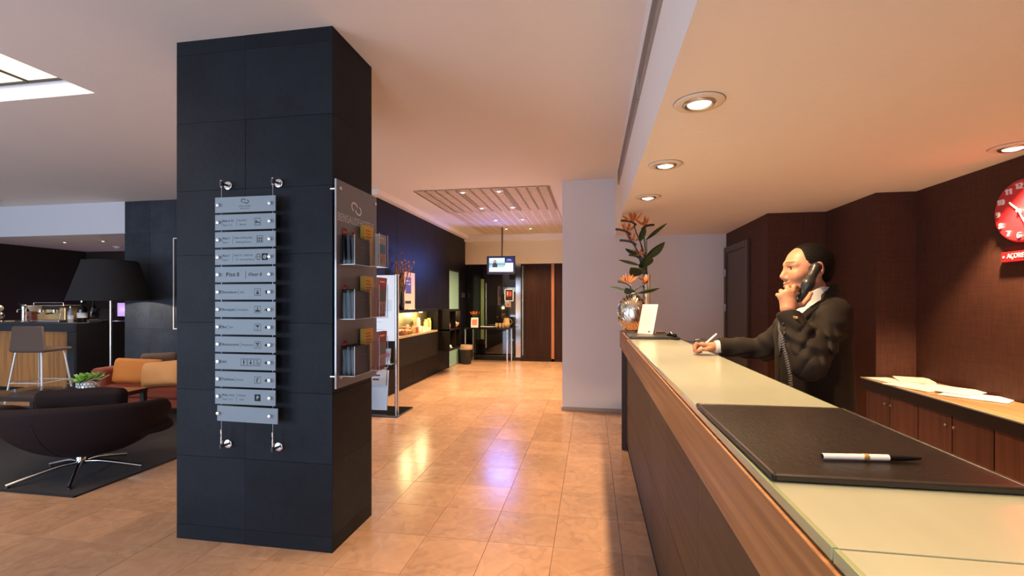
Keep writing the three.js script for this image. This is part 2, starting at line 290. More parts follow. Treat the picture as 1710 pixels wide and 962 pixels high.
// front wall behind the camera with the wide street window, and the far side wall
struct('wall_front', [span(-12.2, -10.5, 0, 3.2, 2.5, 2.75), span(-3.7, -1.9, 0, 3.2, 2.5, 2.75), span(-0.1, 2.7, 0, 3.2, 2.5, 2.75), span(-1.9, -0.1, 2.2, 3.2, 2.5, 2.75), span(-10.5, -3.7, 0, 0.15, 2.5, 2.75), span(-10.5, -3.7, 2.2, 3.2, 2.5, 2.75)], M.plaster);
{
  const w = structGroup('window_1');
  const fr = []; for (let k = 0; k <= 4; k++) fr.push(span(-10.5 + k * 1.675, -10.4 + k * 1.675, 0.15, 2.2, 2.56, 2.66));
  part('window_frame', [...fr, span(-10.5, -3.7, 0.15, 0.23, 2.56, 2.66), span(-10.5, -3.7, 2.12, 2.2, 2.56, 2.66)], M.black, w);
  for (let k = 0; k < 4; k++) part('pane', span(-10.4 + k * 1.675, -8.825 + k * 1.675, 0.23, 2.12, 2.605, 2.61), M.acrylic, w);
}
{
  const e = structGroup('door_4');  // unseen glazed door, added to carry the cool light for the pier
  part('door_frame', [span(-1.9, -1.84, 0, 2.2, 2.56, 2.66), span(-0.16, -0.1, 0, 2.2, 2.56, 2.66), span(-1.03, -0.97, 0, 2.2, 2.56, 2.66), span(-1.9, -0.1, 2.12, 2.2, 2.56, 2.66)], M.black, e);
  for (const x of [-1.84, -0.97]) part('pane', span(x, x + 0.81, 0.02, 2.12, 2.605, 2.61), M.acrylic, e);
}
struct('wall_left', span(-12.3, -12.0, 0, 3.2, -6.3, 2.8), M.plaster);
// bar room behind the lounge
struct('wall_bar_side', span(-12.3, -10.78, 0, 2.6, -8.7, -6.21), std([0.018, 0.009, 0.006], 0.6));
struct('wall_bar_back', span(-10.8, -7.0, 0, 2.6, -8.75, -8.4), std([0.022, 0.011, 0.008], 0.6));
struct('ceiling_bar', span(-12.3, -7.2, 2.485, 3.2, -8.75, -6.2), M.plaster);
// slate faced block between lounge and passage, panel by panel
const block = struct('wall_lounge', span(-7.225, -3.03, 0, 3.2, -11.3, -6.225), M.slateCore);
{
  const w = 0.463, h = 0.4975;
  for (let i = 0; i < 9; i++) for (let j = 0; j < 6; j++) {
    if (i > 2 && i < 8) { if (j === 0 || i > 2) { if (i > 3 && i < 8) continue; } }
    part('slate_tile', uvm(new RoundedBoxGeometry(w - 0.0015, h - 0.0015, 0.024, 1, 0.001), rr(0, 2), rr(0, 2)), M.slateWallLit[Math.floor(rnd() * 3)], block, [-7.23 + w * (i + 0.5), h * (j + 0.5), -6.212 + rr(0, 0.002)]);
  }
  part('slate_facing', span(-5.38, -3.53, 0, CEIL, -6.224, -6.2), M.slateWallLit[1], block);
  // dark wall panels of the passage, with the doorway left open (z -9.55..-10.32, 2.09 high)
  const pw = 0.555;
  for (let z = -6.2; z > -9.5; z -= 0.67) { const z1 = Math.max(z - 0.67, -9.55); part('wall_panel', span(-3.03, -3.0, 0, 2.9, z1 + 0.0015, z - 0.0015, 0.001), M.panelBlueLit[Math.floor(rnd() * 2)], block); }
  part('wall_panel', span(-3.03, -3.0, 2.092, 2.9, -10.32, -9.55), M.panelBlueLit[1], block);
  part('wall_panel', span(-3.03, -3.0, 0, 2.9, -10.98, -10.32), M.panelBlueLit[0], block);
  struct('trim_1', [span(-3.03, -2.9, 2.895, CEIL, -10.98, -6.03, 0.01)], M.ceiling);
}
// doorway in the passage wall: dark lining and a pale green frosted leaf
{
  const d = structGroup('door_1');
  part('door_frame', [span(-3.0, -2.992, 2.07, 2.105, -10.335, -9.53), span(-3.02, -2.985, 0, 2.1, -9.56, -9.54), span(-3.02, -2.985, 0, 2.1, -10.335, -10.3)], M.black, d);
  part('door_leaf', span(-3.024, -2.997, 0.01, 2.07, -10.30, -9.56), phys([0.27, 0.48, 0.42], 0.3, 0, { clearcoat: 0.5 }), d);
}
// end of the passage
struct('wall_end', span(-3.3, -0.2, 0, 3.2, -11.5, -10.98), M.black);
struct('beam_end', span(-3.0, -0.376, 2.30, 2.84, -11.0, -10.88), M.cream);
struct('trim_2', span(-3.0, -0.376, 2.84, CEIL, -11.0, -10.78, 0.01), M.ceiling);
{
  const g = structGroup('wall_mirror_panels');
  part('panel', span(-2.98, -2.57, 0.0, 2.3, -10.98, -10.955), M.blackGloss, g);
  part('panel', span(-2.56, -1.79, 0.08, 2.3, -10.98, -10.955), M.mirrorBlack, g);
  part('panel', span(-2.56, -1.58, 0.0, 0.08, -10.98, -10.94), M.black, g);
  part('mirror_strip', span(-1.78, -1.66, 0.0, 2.3, -10.98, -10.945), std([0.6, 0.6, 0.62], 0.12, 1), g);
  part('green_reflection', span(-2.63, -2.55, 0.5, 1.95, -10.955, -10.95), phys([0.16, 0.24, 0.10], 0.2, 0, { clearcoat: 1 }), g);  // reflection in the dark glass, painted as a green strip
  part('rail', rod([-2.5, 0.3, -10.93], [-2.5, 1.85, -10.93], 0.009), M.chrome, g);
}
{
  const d = structGroup('door_2');
  part('door_leaf', span(-1.55, -0.93, 0.07, 2.27, -10.97, -10.93, 0.004), M.doorWood, d);
  part('door_leaf', span(-0.86, -0.4, 0.07, 2.27, -10.97, -10.93, 0.004), M.doorWood, d);
  part('lit_door_post', span(-0.93, -0.86, 0.0, 2.29, -10.97, -10.90, 0.004), std([0.34, 0.12, 0.035], 0.35), d);  // orange light on this jamb is put into its colour
  part('threshold', span(-1.66, -0.38, 0.0, 0.07, -10.97, -10.9, 0.004), M.doorWood, d);
  part('door_handle', [rod([-1.60, 0.15, -10.86], [-1.60, 2.24, -10.86], 0.013), rod([-1.60, 0.55, -10.95], [-1.60, 0.55, -10.86], 0.008), rod([-1.60, 1.9, -10.95], [-1.60, 1.9, -10.86], 0.008), rod([-1.60, 1.2, -10.95], [-1.60, 1.2, -10.86], 0.008)], M.chrome, d);
}
// perforated acoustic ceiling of the passage: three panels of open lattice
{
  const x0 = -2.50, x1 = -0.555, zA = -6.28, zB = -10.62, n = 3, w = (x1 - x0) / n, latM = std([0.74, 0.62, 0.50], 0.8), backM = std([0.34, 0.25, 0.175], 0.9);
  const panels = structGroup('ceiling_perforated');
  for (let k = 0; k < n; k++) {
    const a = x0 + k * w + 0.003, b = x0 + (k + 1) * w - 0.003, bars = [], y0 = CEIL - 0.0135, y1 = CEIL - 0.0105;
    const cols = 4, cw = (b - a - 0.05) / cols;
    for (let c = 0; c <= cols; c++) { const xc = a + 0.025 + c * cw; bars.push(span(xc - 0.018, xc + 0.018, y0, y1, zB, zA)); }
    for (let z = zA - 0.04; z > zB; z -= 0.085) bars.push(span(a, b, y0, y1, z - 0.024, z + 0.024));
    const p = part('ceiling_panel', bars, latM, panels); p.userData.kind = 'structure';
    part('backing', span(a + 0.001, b - 0.001, CEIL - 0.0112, CEIL - 0.004, zB + 0.001, zA - 0.001), backM, panels);
  }
}
// ceiling light recess
{
  const g = structGroup('ceiling_recess');
  part('recess_side', [span(RX0 - 0.02, RX0 + 0.004, CEIL + 0.001, 3.2, RZ0, RZ1), span(RX1 - 0.004, RX1 + 0.02, CEIL + 0.001, 3.2, RZ0, RZ1), span(RX0, RX1, CEIL + 0.001, 3.2, RZ0 - 0.02, RZ0 + 0.004), span(RX0, RX1, CEIL + 0.001, 3.2, RZ1 - 0.004, RZ1 + 0.02)], M.plaster, g);
  part('recess_top', span(RX0, RX1, 3.16, 3.2, RZ0, RZ1), M.plaster, g);
}
// slate column, course by course
const column = struct('column', span(-2.445, -1.465, 0, CEIL, -2.888, -2.45), M.slateCore);
{
  const ys = [0.0, 0.088, 0.502, 0.90, 1.30, 1.70, 2.085, 2.49, 2.90, CEIL];
  const xs = [-2.465, -2.0, -1.445];
  for (let j = 0; j < ys.length - 1; j++) {
    const h = ys[j + 1] - ys[j], y = (ys[j] + ys[j + 1]) / 2, o = () => rr(-0.0012, 0.0012);
    for (let i = 0; i < 2; i++) {
      const wd = xs[i + 1] - xs[i], xc = (xs[i] + xs[i + 1]) / 2;
      for (const [zz] of [[-2.44], [-2.898]]) part('slate_tile', uvm(new RoundedBoxGeometry(wd - 0.0012, h - 0.0012, 0.02, 1, 0.0007), rr(0, 2), rr(0, 2)), M.slate[Math.floor(rnd() * 3)], column, [xc, y, zz + o()]);
    }
    for (const xx of [-1.455, -2.455]) part('slate_tile', uvm(new RoundedBoxGeometry(0.02, h - 0.0012, 0.474, 1, 0.0007), rr(0, 2), rr(0, 2)), M.slate[Math.floor(rnd() * 3)], column, [xx + o(), y, -2.669]);
  }
}
// service door behind the desk
{
  const d = structGroup('door_3', [1.63, 0, 0]);
  part('door_frame', [span(-0.03, 0.0, 0, 2.075, -5.29, -5.22, 0.003), span(-0.03, 0.0, 0, 2.075, -6.09, -6.02, 0.003), span(-0.03, 0.0, 2.005, 2.075, -6.019, -5.291, 0.003)], M.officeDoor, d);
  part('door_leaf', span(-0.014, -0.001, 0.005, 2.005, -6.02, -5.29), M.officeDoor, d);
  part('door_handle', [rod([-0.014, 1.02, -5.37], [-0.06, 1.02, -5.37], 0.009), rod([-0.06, 1.02, -5.365], [-0.06, 1.02, -5.48], 0.008), cyl(0.022, 0.022, 0.006).rotateZ(Math.PI / 2).translate(-0.018, 1.02, -5.37)], M.steel, d);
  for (const y of [0.4, 1.3, 1.72]) part('hinge', rod([-0.034, y, -6.015], [-0.034, y + 0.09, -6.015], 0.008), M.steel, d);
}
// ---------------------------------------------------------------- lamps
function downlight(name, label, group, at, r, color, power, angle, tilt = 0) {
  const t = thing(name, label, 'ceiling light', at, 0, group);
  part('trim_ring', lathe([[r * 0.62, 0.004], [r * 0.62, -0.004], [r * 0.7, -0.009], [r * 0.95, -0.006], [r, 0.0], [r * 0.62, 0.004]], 32), std([0.72, 0.66, 0.58], 0.45), t);
  const h = part('lamp_housing', lathe([[r * 0.36, 0.02], [r * 0.42, -0.006], [r * 0.56, -0.016], [r * 0.61, -0.006], [r * 0.6, 0.0]], 28), M.steel, t);
  const b = part('bulb', lathe([[0, -0.021], [r * 0.2, -0.020], [r * 0.42, -0.012], [r * 0.44, 0.002], [0, 0.002]], 24), M.bulb, t);
  h.rotation.z = b.rotation.z = tilt;
  spot(t, color, power, [0, -0.04, 0], angle, 0.25);
  return t;
}
const deskNames = ['downlight over the wooden counter near the telephone cord, largest of the soffit row', 'middle downlight of the soffit row above the pale counter glass', 'downlight nearest the flower vases, last and smallest of the soffit row'];
[[0.438, -2.03], [0.438, -2.925], [0.438, -3.82]].forEach(([x, z], i) => downlight('downlight', deskNames[i], 'soffit downlights above the reception counter', [x, SOFFIT - 0.001, z], 0.102, WARM_SOFT, LIGHT.desk, 0.98));
[[0.438, -1.13], [0.438, -0.24], [0.438, 0.65]].forEach(([x, z], i) => downlight('downlight', ['downlight above the leather desk pad, out of view overhead', 'downlight above the near end of the counter, out of view overhead', 'downlight behind the viewer at the end of the soffit row'][i], 'soffit downlights above the reception counter', [x, SOFFIT - 0.001, z], 0.102, WARM_SOFT, LIGHT.desk * 0.55, 0.98));
downlight('downlight', 'downlight over the wooden cabinets close to the red clock wall', 'soffit downlights above the cabinets', [2.215, SOFFIT - 0.001, -2.9], 0.102, WARM, LIGHT.side, 0.86);
[[2.215, -1.95], [2.215, -1.0]].forEach(([x, z], i) => downlight('downlight', ['downlight above the cabinets beside the red clock, outside the view', 'downlight above the near end of the cabinets, outside the view'][i], 'soffit downlights above the cabinets', [x, SOFFIT - 0.001, z], 0.102, WARM, LIGHT.side * 0.5, 0.86));
const corr = [[-1.80, -6.40], [-1.285, -6.42], [-1.80, -7.55], [-1.285, -7.56], [-1.80, -8.7], [-1.285, -8.72], [-1.80, -9.8], [-1.285, -9.85]];
const rowName = ['pair closest to the column', 'second pair from column', 'third pair from column', 'pair closest to hanging screen'];
corr.forEach(([x, z], i) => downlight('passage_downlight', `perforated ceiling downlight, ${rowName[i >> 1]}, ${i % 2 ? 'white pier' : 'dark wall'} side`, 'downlights in the perforated passage ceiling', [x, CEIL - 0.0145, z], 0.07, WARM, LIGHT.corridor, 1.0));
[[-9.3, -6.885], [-8.45, -6.86]].forEach(([x, z], i) => downlight('bar_downlight', ['bar downlight above the coffee machine', 'bar downlight above the black end of the bar counter'][i], 'bar downlights', [x, 2.483, z], 0.06, WARM, LIGHT.bar, 0.9));
{
  const s = thing('smoke_detector', 'small round detector on the bar ceiling behind the two bar downlights', 'smoke detector', [-9.15, 2.485, -7.7]);
  part('base', cyl(0.07, 0.07, 0.012, [0, -0.006, 0]), M.whitePlastic, s); part('sensor', lathe([[0.055, -0.012], [0.045, -0.03], [0.02, -0.036], [0, -0.036]], 20), M.whitePlastic, s);
}
// square light panel set deep in the lounge ceiling
{
  const t = thing('ceiling_light_panel', 'large glowing ceiling panel divided by thin dark bars above the lounge', 'ceiling light', [0, 0, 0]);
  const glow = std([0.8, 0.78, 0.7], 0.6, 0, { emissive: lin(1.0, 0.9, 0.66), emissiveIntensity: 1.05 });
  const xs = [RX0 + 0.02, -5.5, -4.75, -4.25, RX1 - 0.02], zs = [RZ0 + 0.03, -2.2, RZ1 - 0.03];
  for (let i = 0; i < 4; i++) for (let j = 0; j < 2; j++) part('diffuser_pane', span(xs[i] + 0.004, xs[i + 1] - 0.004, 3.112, 3.12, zs[j] + 0.004, zs[j + 1] - 0.004), glow, t);
  const bars = []; for (const x of xs.slice(1, -1)) bars.push(span(x - 0.008, x + 0.008, 3.1, 3.13, zs[0], zs[2]));
  bars.push(span(xs[0], xs[4], 3.1, 3.13, zs[1] - 0.008, zs[1] + 0.008), span(xs[0], xs[4], 3.1, 3.13, zs[0] - 0.012, zs[0] + 0.004), span(xs[0], xs[4], 3.1, 3.13, zs[2], zs[2] + 0.012));
  part('frame', bars, std([0.05, 0.035, 0.025], 0.6), t);
  const l = new THREE.RectAreaLight(WARM_SOFT, LIGHT.panel, RX1 - RX0 - 0.1, RZ1 - RZ0 - 0.1); l.position.set((RX0 + RX1) / 2, 3.09, (RZ0 + RZ1) / 2); l.rotation.x = -Math.PI / 2; t.add(l);
}
// ---------------------------------------------------------------- reception desk and what lies on it
const TOP = 1.142;
{
  const d = thing('reception_desk', 'long wooden reception counter with cream glass top and dark panelled front', 'reception desk', [0.3, 0, -1.9]);
  const at = (g) => g.translate(-0.3, 0, 1.9);
  part('fascia', at(span(0.268, 0.31, 0.985, 1.124, -4.64, 1.3, 0.002)), M.deskWoodAlong, d).userData.label = 'walnut edge board';
  part('counter_top', [at(span(0.27, 0.66, 1.105, 1.141, -4.64, -3.72, 0.002)), at(span(0.311, 0.655, 1.08, 1.122, -3.72, 1.3))], M.deskWoodAlong, d);
  for (const [a, b, lift] of [[-3.715, -2.735, 0], [-2.731, -0.6, 0.002], [-0.596, 1.3, 0.002]]) {
    const g = part('glass_panel', at(span(0.282, 0.652, 1.127, 1.140 + lift, a, b, 0.0015)), M.deskGlass, d); g.userData.label = 'cream back-painted glass';
    part('glass_edge', at(span(0.276, 0.2835, 1.1255, 1.1405 + lift, a, b, 0.001)), M.glassEdge, g);
    part('glass_edge', at(span(0.6505, 0.656, 1.1255, 1.1405 + lift, a, b, 0.001)), M.glassEdge, g);
  }
  part('end_panel', at(span(0.285, 0.66, 0, 0.984, -4.635, -4.575, 0.002)), std([0.045, 0.018, 0.010], 0.5), d);
  let k = 0;
  for (let z = -4.575; z < 1.3; z += 0.605) for (const [y0, y1] of [[0.075, 0.452], [0.455, 0.984]]) part('front_panel', at(span(0.33, 0.347, y0, y1, z + 0.0012, z + 0.6038, 0.0008)), M.deskFront[(k++ * 7 % 3) % 2], d);
  part('carcass', at(span(0.3465, 0.62, 0.0, 1.079, -4.57, 1.29)), M.black, d);
  part('plinth', at(span(0.338, 0.348, 0, 0.073, -4.57, 1.29)), M.blackMatt, d);
  part('work_surface', at(span(0.621, 0.79, 0.715, 0.745, -4.6, 1.28, 0.003)), M.deskWoodAlong, d);
}
{ // leather pad
  const p = thing('desk_pad', 'black leather desk pad with raised rim on the cream glass counter', 'desk pad', [0.46, TOP + 0.0015, -1.06], 0.012);
  part('leather_sheet', box(0.356, 0.010, 0.52, [0, 0.005, 0], 0.004), M.leather, p);
  const e = 0.0035;
  part('edge_binding', [box(0.362, 0.011, 0.010, [0, 0.0062, 0.256], e), box(0.362, 0.011, 0.010, [0, 0.0062, -0.256], e), box(0.010, 0.011, 0.522, [0.176, 0.0062, 0], e), box(0.010, 0.011, 0.522, [-0.176, 0.0062, 0], e)], std([0.02, 0.015, 0.012], 0.35), p);
}
{ // pen on the pad
  const p = thing('ballpoint_pen', 'white pen with black tapered end on the black leather pad', 'pen', [0.472, TOP + 0.0185, -0.895], 0.094);
  part('barrel', lathe([[0.0044, -0.078], [0.0049, -0.077], [0.0052, 0.0], [0.0052, 0.03]], 20).rotateZ(-Math.PI / 2), M.whitePlastic, p);
  part('gold_ring', lathe([[0.0056, -0.012], [0.006, -0.011], [0.006, -0.004], [0.0056, -0.003]], 20).rotateZ(-Math.PI / 2), M.gold, p);
  part('cap', lathe([[0.0054, 0.03], [0.0056, 0.031], [0.0054, 0.055], [0.0036, 0.074], [0.002, 0.083], [0, 0.084]], 20).rotateZ(-Math.PI / 2), M.blackGloss, p);
  part('end_plug', lathe([[0, -0.0795], [0.004, -0.079], [0.0045, -0.0775], [0, -0.077]], 20).rotateZ(-Math.PI / 2), M.black, p);
}
{ // slate tray, card, pen rest
  const t = thing('desk_tray', 'flat black tray under the white card and beside the silver vase', 'tray', [0.45, TOP, -3.86], 0);
  part('base', box(0.335, 0.012, 0.52, [0, 0.006, 0], 0.003), std([0.03, 0.028, 0.03], 0.35), t);
  for (const e of [0.254, -0.254]) part('rim', box(0.335, 0.008, 0.012, [0, 0.016, e], 0.002), std([0.025, 0.023, 0.025], 0.35), t);
  const cardTex = canvasTex(256, 440, (x, w, h) => {
    x.fillStyle = '#efe6df'; x.fillRect(0, 0, w, h); x.fillStyle = 'rgba(150,130,120,.55)';
    for (let i = 0; i < 15; i++) { const y = 70 + i * 18; x.fillRect(28, y, 120 + ((i * 53) % 80), 4); }
    x.fillStyle = '#3a3230'; x.beginPath(); x.arc(186, 405, 13, 0, 7); x.fill();
  });
  const c = thing('information_card', 'white printed card leaning back in front of the silver vase', 'card', [0.435, TOP + 0.0125, -3.98], -0.72);
  const g = new THREE.Group(); g.name = 'stand'; g.rotation.x = -0.30; c.add(g);
  part('card_sheet', new THREE.BoxGeometry(0.150, 0.255, 0.003).translate(0, 0.128, 0), [M.whitePaper, M.whitePaper, M.whitePaper, M.whitePaper, std([1, 1, 1], 0.55, 0, { map: cardTex }), M.whitePaper], g);
  part('support', box(0.05, 0.19, 0.003, [0, 0.093, 0]), M.whitePaper, c, [0, 0, -0.118], [0.25, 0, 0]);
  const s = thing('pen_holder', 'black desk pen holder with thin cord lying on the tray edge', 'pen holder', [0.60, TOP, -3.62], 0.5);
  part('base', box(0.05, 0.014, 0.11, [0, 0.007, 0], 0.005), M.black, s);
  part('socket', [rod([0, 0.012, 0.02], [0, 0.045, -0.035], 0.014, 0.011), box(0.03, 0.022, 0.09, [0, 0.03, -0.02], 0.008)], M.blackGloss, s);
  part('cord', tube([[0.0, 0.03, 0.03], [-0.03, 0.012, 0.12], [-0.055, 0.004, 0.24], [-0.03, 0.004, 0.34], [0.03, 0.004, 0.36], [0.05, 0.012, 0.30], [0.035, 0.02, 0.24], [0.0, 0.006, 0.22], [-0.02, 0.004, 0.30]], 0.0028, 60, 6), M.blackGloss, s);
}
{ // hammered silver vase: flattened globe with rays
  const v = thing('silver_vase', 'rounded silver vase with radiating relief, low orange flowers inside', 'vase', [0.36, TOP, -4.36], -0.15);
  const shape = [];
  for (let i = 0; i <= 40; i++) { const a = -Math.PI / 2 + (i / 40) * (Math.PI - 0.35) ; shape.push([Math.max(0.045 * (i < 2 ? 1 : 0), 0.128 * Math.cos(a) * 1.0), 0.178 + 0.178 * Math.sin(a)]); }
  shape[0] = [0.0, 0.0];
  const g = lathe(shape, 120), p = g.attributes.position;
  for (let i = 0; i < p.count; i++) {
    const x = p.getX(i), y = p.getY(i), z = p.getZ(i), a = Math.atan2(y - 0.175, x), r = Math.hypot(x, y - 0.175), k = smooth(0.015, 0.12, r), f = 0.0042 * k * Math.sin(a * 34) + 0.0016 * k * Math.sin(a * 61 + 1);
    p.setXYZ(i, x * (1 + f * 2), y, z * 0.62 + Math.sign(z) * f * (Math.abs(z) > 0.01 ? 1 : 0));
  }
  g.computeVertexNormals(); part('vessel', g, std([0.72, 0.64, 0.52], 0.2, 1, { side: THREE.DoubleSide }), v);
  part('rim', new THREE.TorusGeometry(0.045, 0.005, 8, 32).rotateX(Math.PI / 2).scale(1, 1, 0.62), M.chrome, v, [0, 0.352, 0]);
  const t = thing('tall_vase', 'slim tall glazed vase standing behind the silver vase', 'vase', [0.50, TOP, -4.47]);
  part('vessel', lathe([[0, 0.0], [0.045, 0.0], [0.047, 0.02], [0.036, 0.2], [0.033, 0.4], [0.036, 0.53], [0.033, 0.53], [0.03, 0.4], [0.03, 0.03], [0, 0.03]], 28), phys([0.36, 0.27, 0.19], 0.08, 0.4, { clearcoat: 1 }), t);
  part('water_glass_foot', lathe([[0, 0], [0.05, 0], [0.05, 0.008], [0.045, 0.012], [0, 0.012]], 28), M.chrome, t);
}
// bird of paradise flowers: beak, sepals, tongue and stem
const beakM = std([0.05, 0.045, 0.03], 0.5), tongueM = std([0.03, 0.03, 0.16], 0.5), stemM = std([0.04, 0.06, 0.025], 0.5);
function petal(len, wid, bend = 0.2) {
  const g = new THREE.PlaneGeometry(1, 1, 4, 8), p = g.attributes.position;
  for (let i = 0; i < p.count; i++) { const u = p.getX(i) * 2, v = p.getY(i) + 0.5, w = wid * Math.pow(Math.sin(Math.PI * clamp(v * 0.92 + 0.06, 0, 1)), 0.8) * (1 - 0.25 * v); p.setXYZ(i, u * w * 0.5, v * len, bend * len * v * v + Math.abs(u) * w * 0.25); }
  g.computeVertexNormals(); return g;
}
let footN = 0;
const spread = (f) => { const a = (footN++) * 2.4, r = 0.006 + 0.0075 * (footN % 3); return [f[0] + r * Math.cos(a), f[1], f[2] + r * Math.sin(a) * 0.8]; };
function flower(label, head, foot, dir, size, group) {
  foot = spread(foot);
  const f = thing('bird_of_paradise', label, 'flower', foot, 0, group), h = [head[0] - foot[0], head[1] - foot[1], head[2] - foot[2]];
  part('stem', tube([[0, 0, 0], [h[0] * 0.35, h[1] * 0.5, h[2] * 0.35], [h[0] * 0.9, h[1] * 0.86, h[2] * 0.9], h], 0.006, 16, 6), stemM, f);
  const q = new THREE.Group(); q.name = 'flower_head'; q.position.set(...h); q.rotation.y = dir; f.add(q);
  part('beak', tube([[-0.02, -0.03, 0], [0.02 * size, 0.0, 0], [0.09 * size, 0.018, 0], [0.13 * size, 0.022, 0]], 0.011, 10, 8).scale(1, 1, 0.8), beakM, q);
  for (let i = 0; i < 6; i++) { const a = -0.75 + i * 0.34, s = part('petal', petal(rr(0.085, 0.115) * size, 0.026 * size, rr(0.05, 0.25)), M.petalOrange, q, [-0.01 + i * 0.009, 0.008, rr(-0.006, 0.006)]); s.rotation.set(rr(-0.35, 0.35), rr(-0.6, 0.6) + (i % 2) * 1.2, -a + 0.15); }
  part('tongue', rod([0.0, 0.01, 0], [0.05 * size, 0.07 * size, 0.0], 0.004, 0.001, 6), tongueM, q);
  return f;
}
function leaf(label, foot, tip, len, wid, yaw, group, parentMat = M.leafGreen) {
  wid *= 1.45; len *= 1.1;
  foot = spread(foot);
  const l = thing('flower_leaf', label, 'leaf', foot, 0, group), d = V(tip[0] - foot[0], tip[1] - foot[1], tip[2] - foot[2]), L = d.length();
  part('stalk', tube([[0, 0, 0], [d.x * 0.3, d.y * 0.5, d.z * 0.3], [d.x, d.y, d.z]], 0.004, 10, 5), stemM, l);
  const b = part('blade', petal(len, wid, 0.28), parentMat, l, [d.x, d.y, d.z]);
  b.quaternion.setFromUnitVectors(V(0, 1, 0), V(d.x / L + Math.sin(yaw) * 0.8, 0.75, d.z / L + Math.cos(yaw) * 0.35).normalize()); b.rotateY(yaw);
  return l;
}
const TV0 = [0.50, TOP + 0.5, -4.47], LV0 = [0.36, TOP + 0.33, -4.36];
flower('topmost orange bird of paradise flower above the tall vase', [0.385, 2.16, -4.45], TV0, 2.7, 0.95, 'flowers in the tall vase');
flower('orange bird of paradise pointing away from the desk, high in the tall vase', [0.335, 2.07, -4.44], TV0, 3.2, 0.9, 'flowers in the tall vase');
flower('orange bird of paradise high on the wall side of the tall bouquet', [0.475, 2.12, -4.48], TV0, 0.6, 0.95, 'flowers in the tall vase');
flower('orange bird of paradise at mid height of the tall bouquet', [0.385, 1.97, -4.43], TV0, 2.9, 1.0, 'flowers in the tall vase');
flower('lowest orange bird of paradise among the leaves of the tall bouquet', [0.43, 1.835, -4.43], TV0, 2.5, 0.8, 'flowers in the tall vase');
flower('orange bird of paradise low in the silver vase', [0.335, 1.585, -4.34], LV0, 2.8, 0.8, 'flowers in the silver vase');
flower('orange bird of paradise between silver vase and tall vase', [0.465, 1.585, -4.35], LV0, 1.2, 0.8, 'flowers in the silver vase');
leaf('upright dark bract leaf beside the topmost flower', TV0, [0.44, 1.98, -4.44], 0.16, 0.05, 0.3, 'leaves of the tall bouquet');
leaf('long pointed leaf rising highest on the wall side of the tall bouquet', TV0, [0.50, 2.0, -4.47], 0.20, 0.05, 0.9, 'leaves of the tall bouquet');
leaf('broad dark leaf at the middle of the tall bouquet, facing the wall', TV0, [0.50, 1.82, -4.46], 0.2, 0.085, 0.6, 'leaves of the tall bouquet');
leaf('wide dark green leaf spreading low over the tall vase', TV0, [0.47, 1.74, -4.43], 0.17, 0.11, 0.35, 'leaves of the tall bouquet');
leaf('dark leaf reaching towards the passage from the tall bouquet', TV0, [0.43, 1.76, -4.43], 0.17, 0.09, -1.5, 'leaves of the tall bouquet');
leaf('small dark leaf under the mid-height orange flower', TV0, [0.42, 1.86, -4.43], 0.12, 0.06, -1.0, 'leaves of the tall bouquet');
leaf('lowest broad leaf hanging over the rim of the tall vase', TV0, [0.46, 1.68, -4.42], 0.16, 0.11, -0.4, 'leaves of the tall bouquet');
leaf('long leaf pointing to the passage from the silver vase', LV0, [0.32, 1.52, -4.33], 0.15, 0.055, -1.4, 'leaves of the low bouquet');
leaf('dark leaf curving to the tall vase from the silver vase', LV0, [0.41, 1.5, -4.32], 0.19, 0.075, 0.8, 'leaves of the low bouquet');
leaf('short dark leaf in the centre of the silver vase', LV0, [0.36, 1.5, -4.33], 0.11, 0.07, -0.3, 'leaves of the low bouquet');

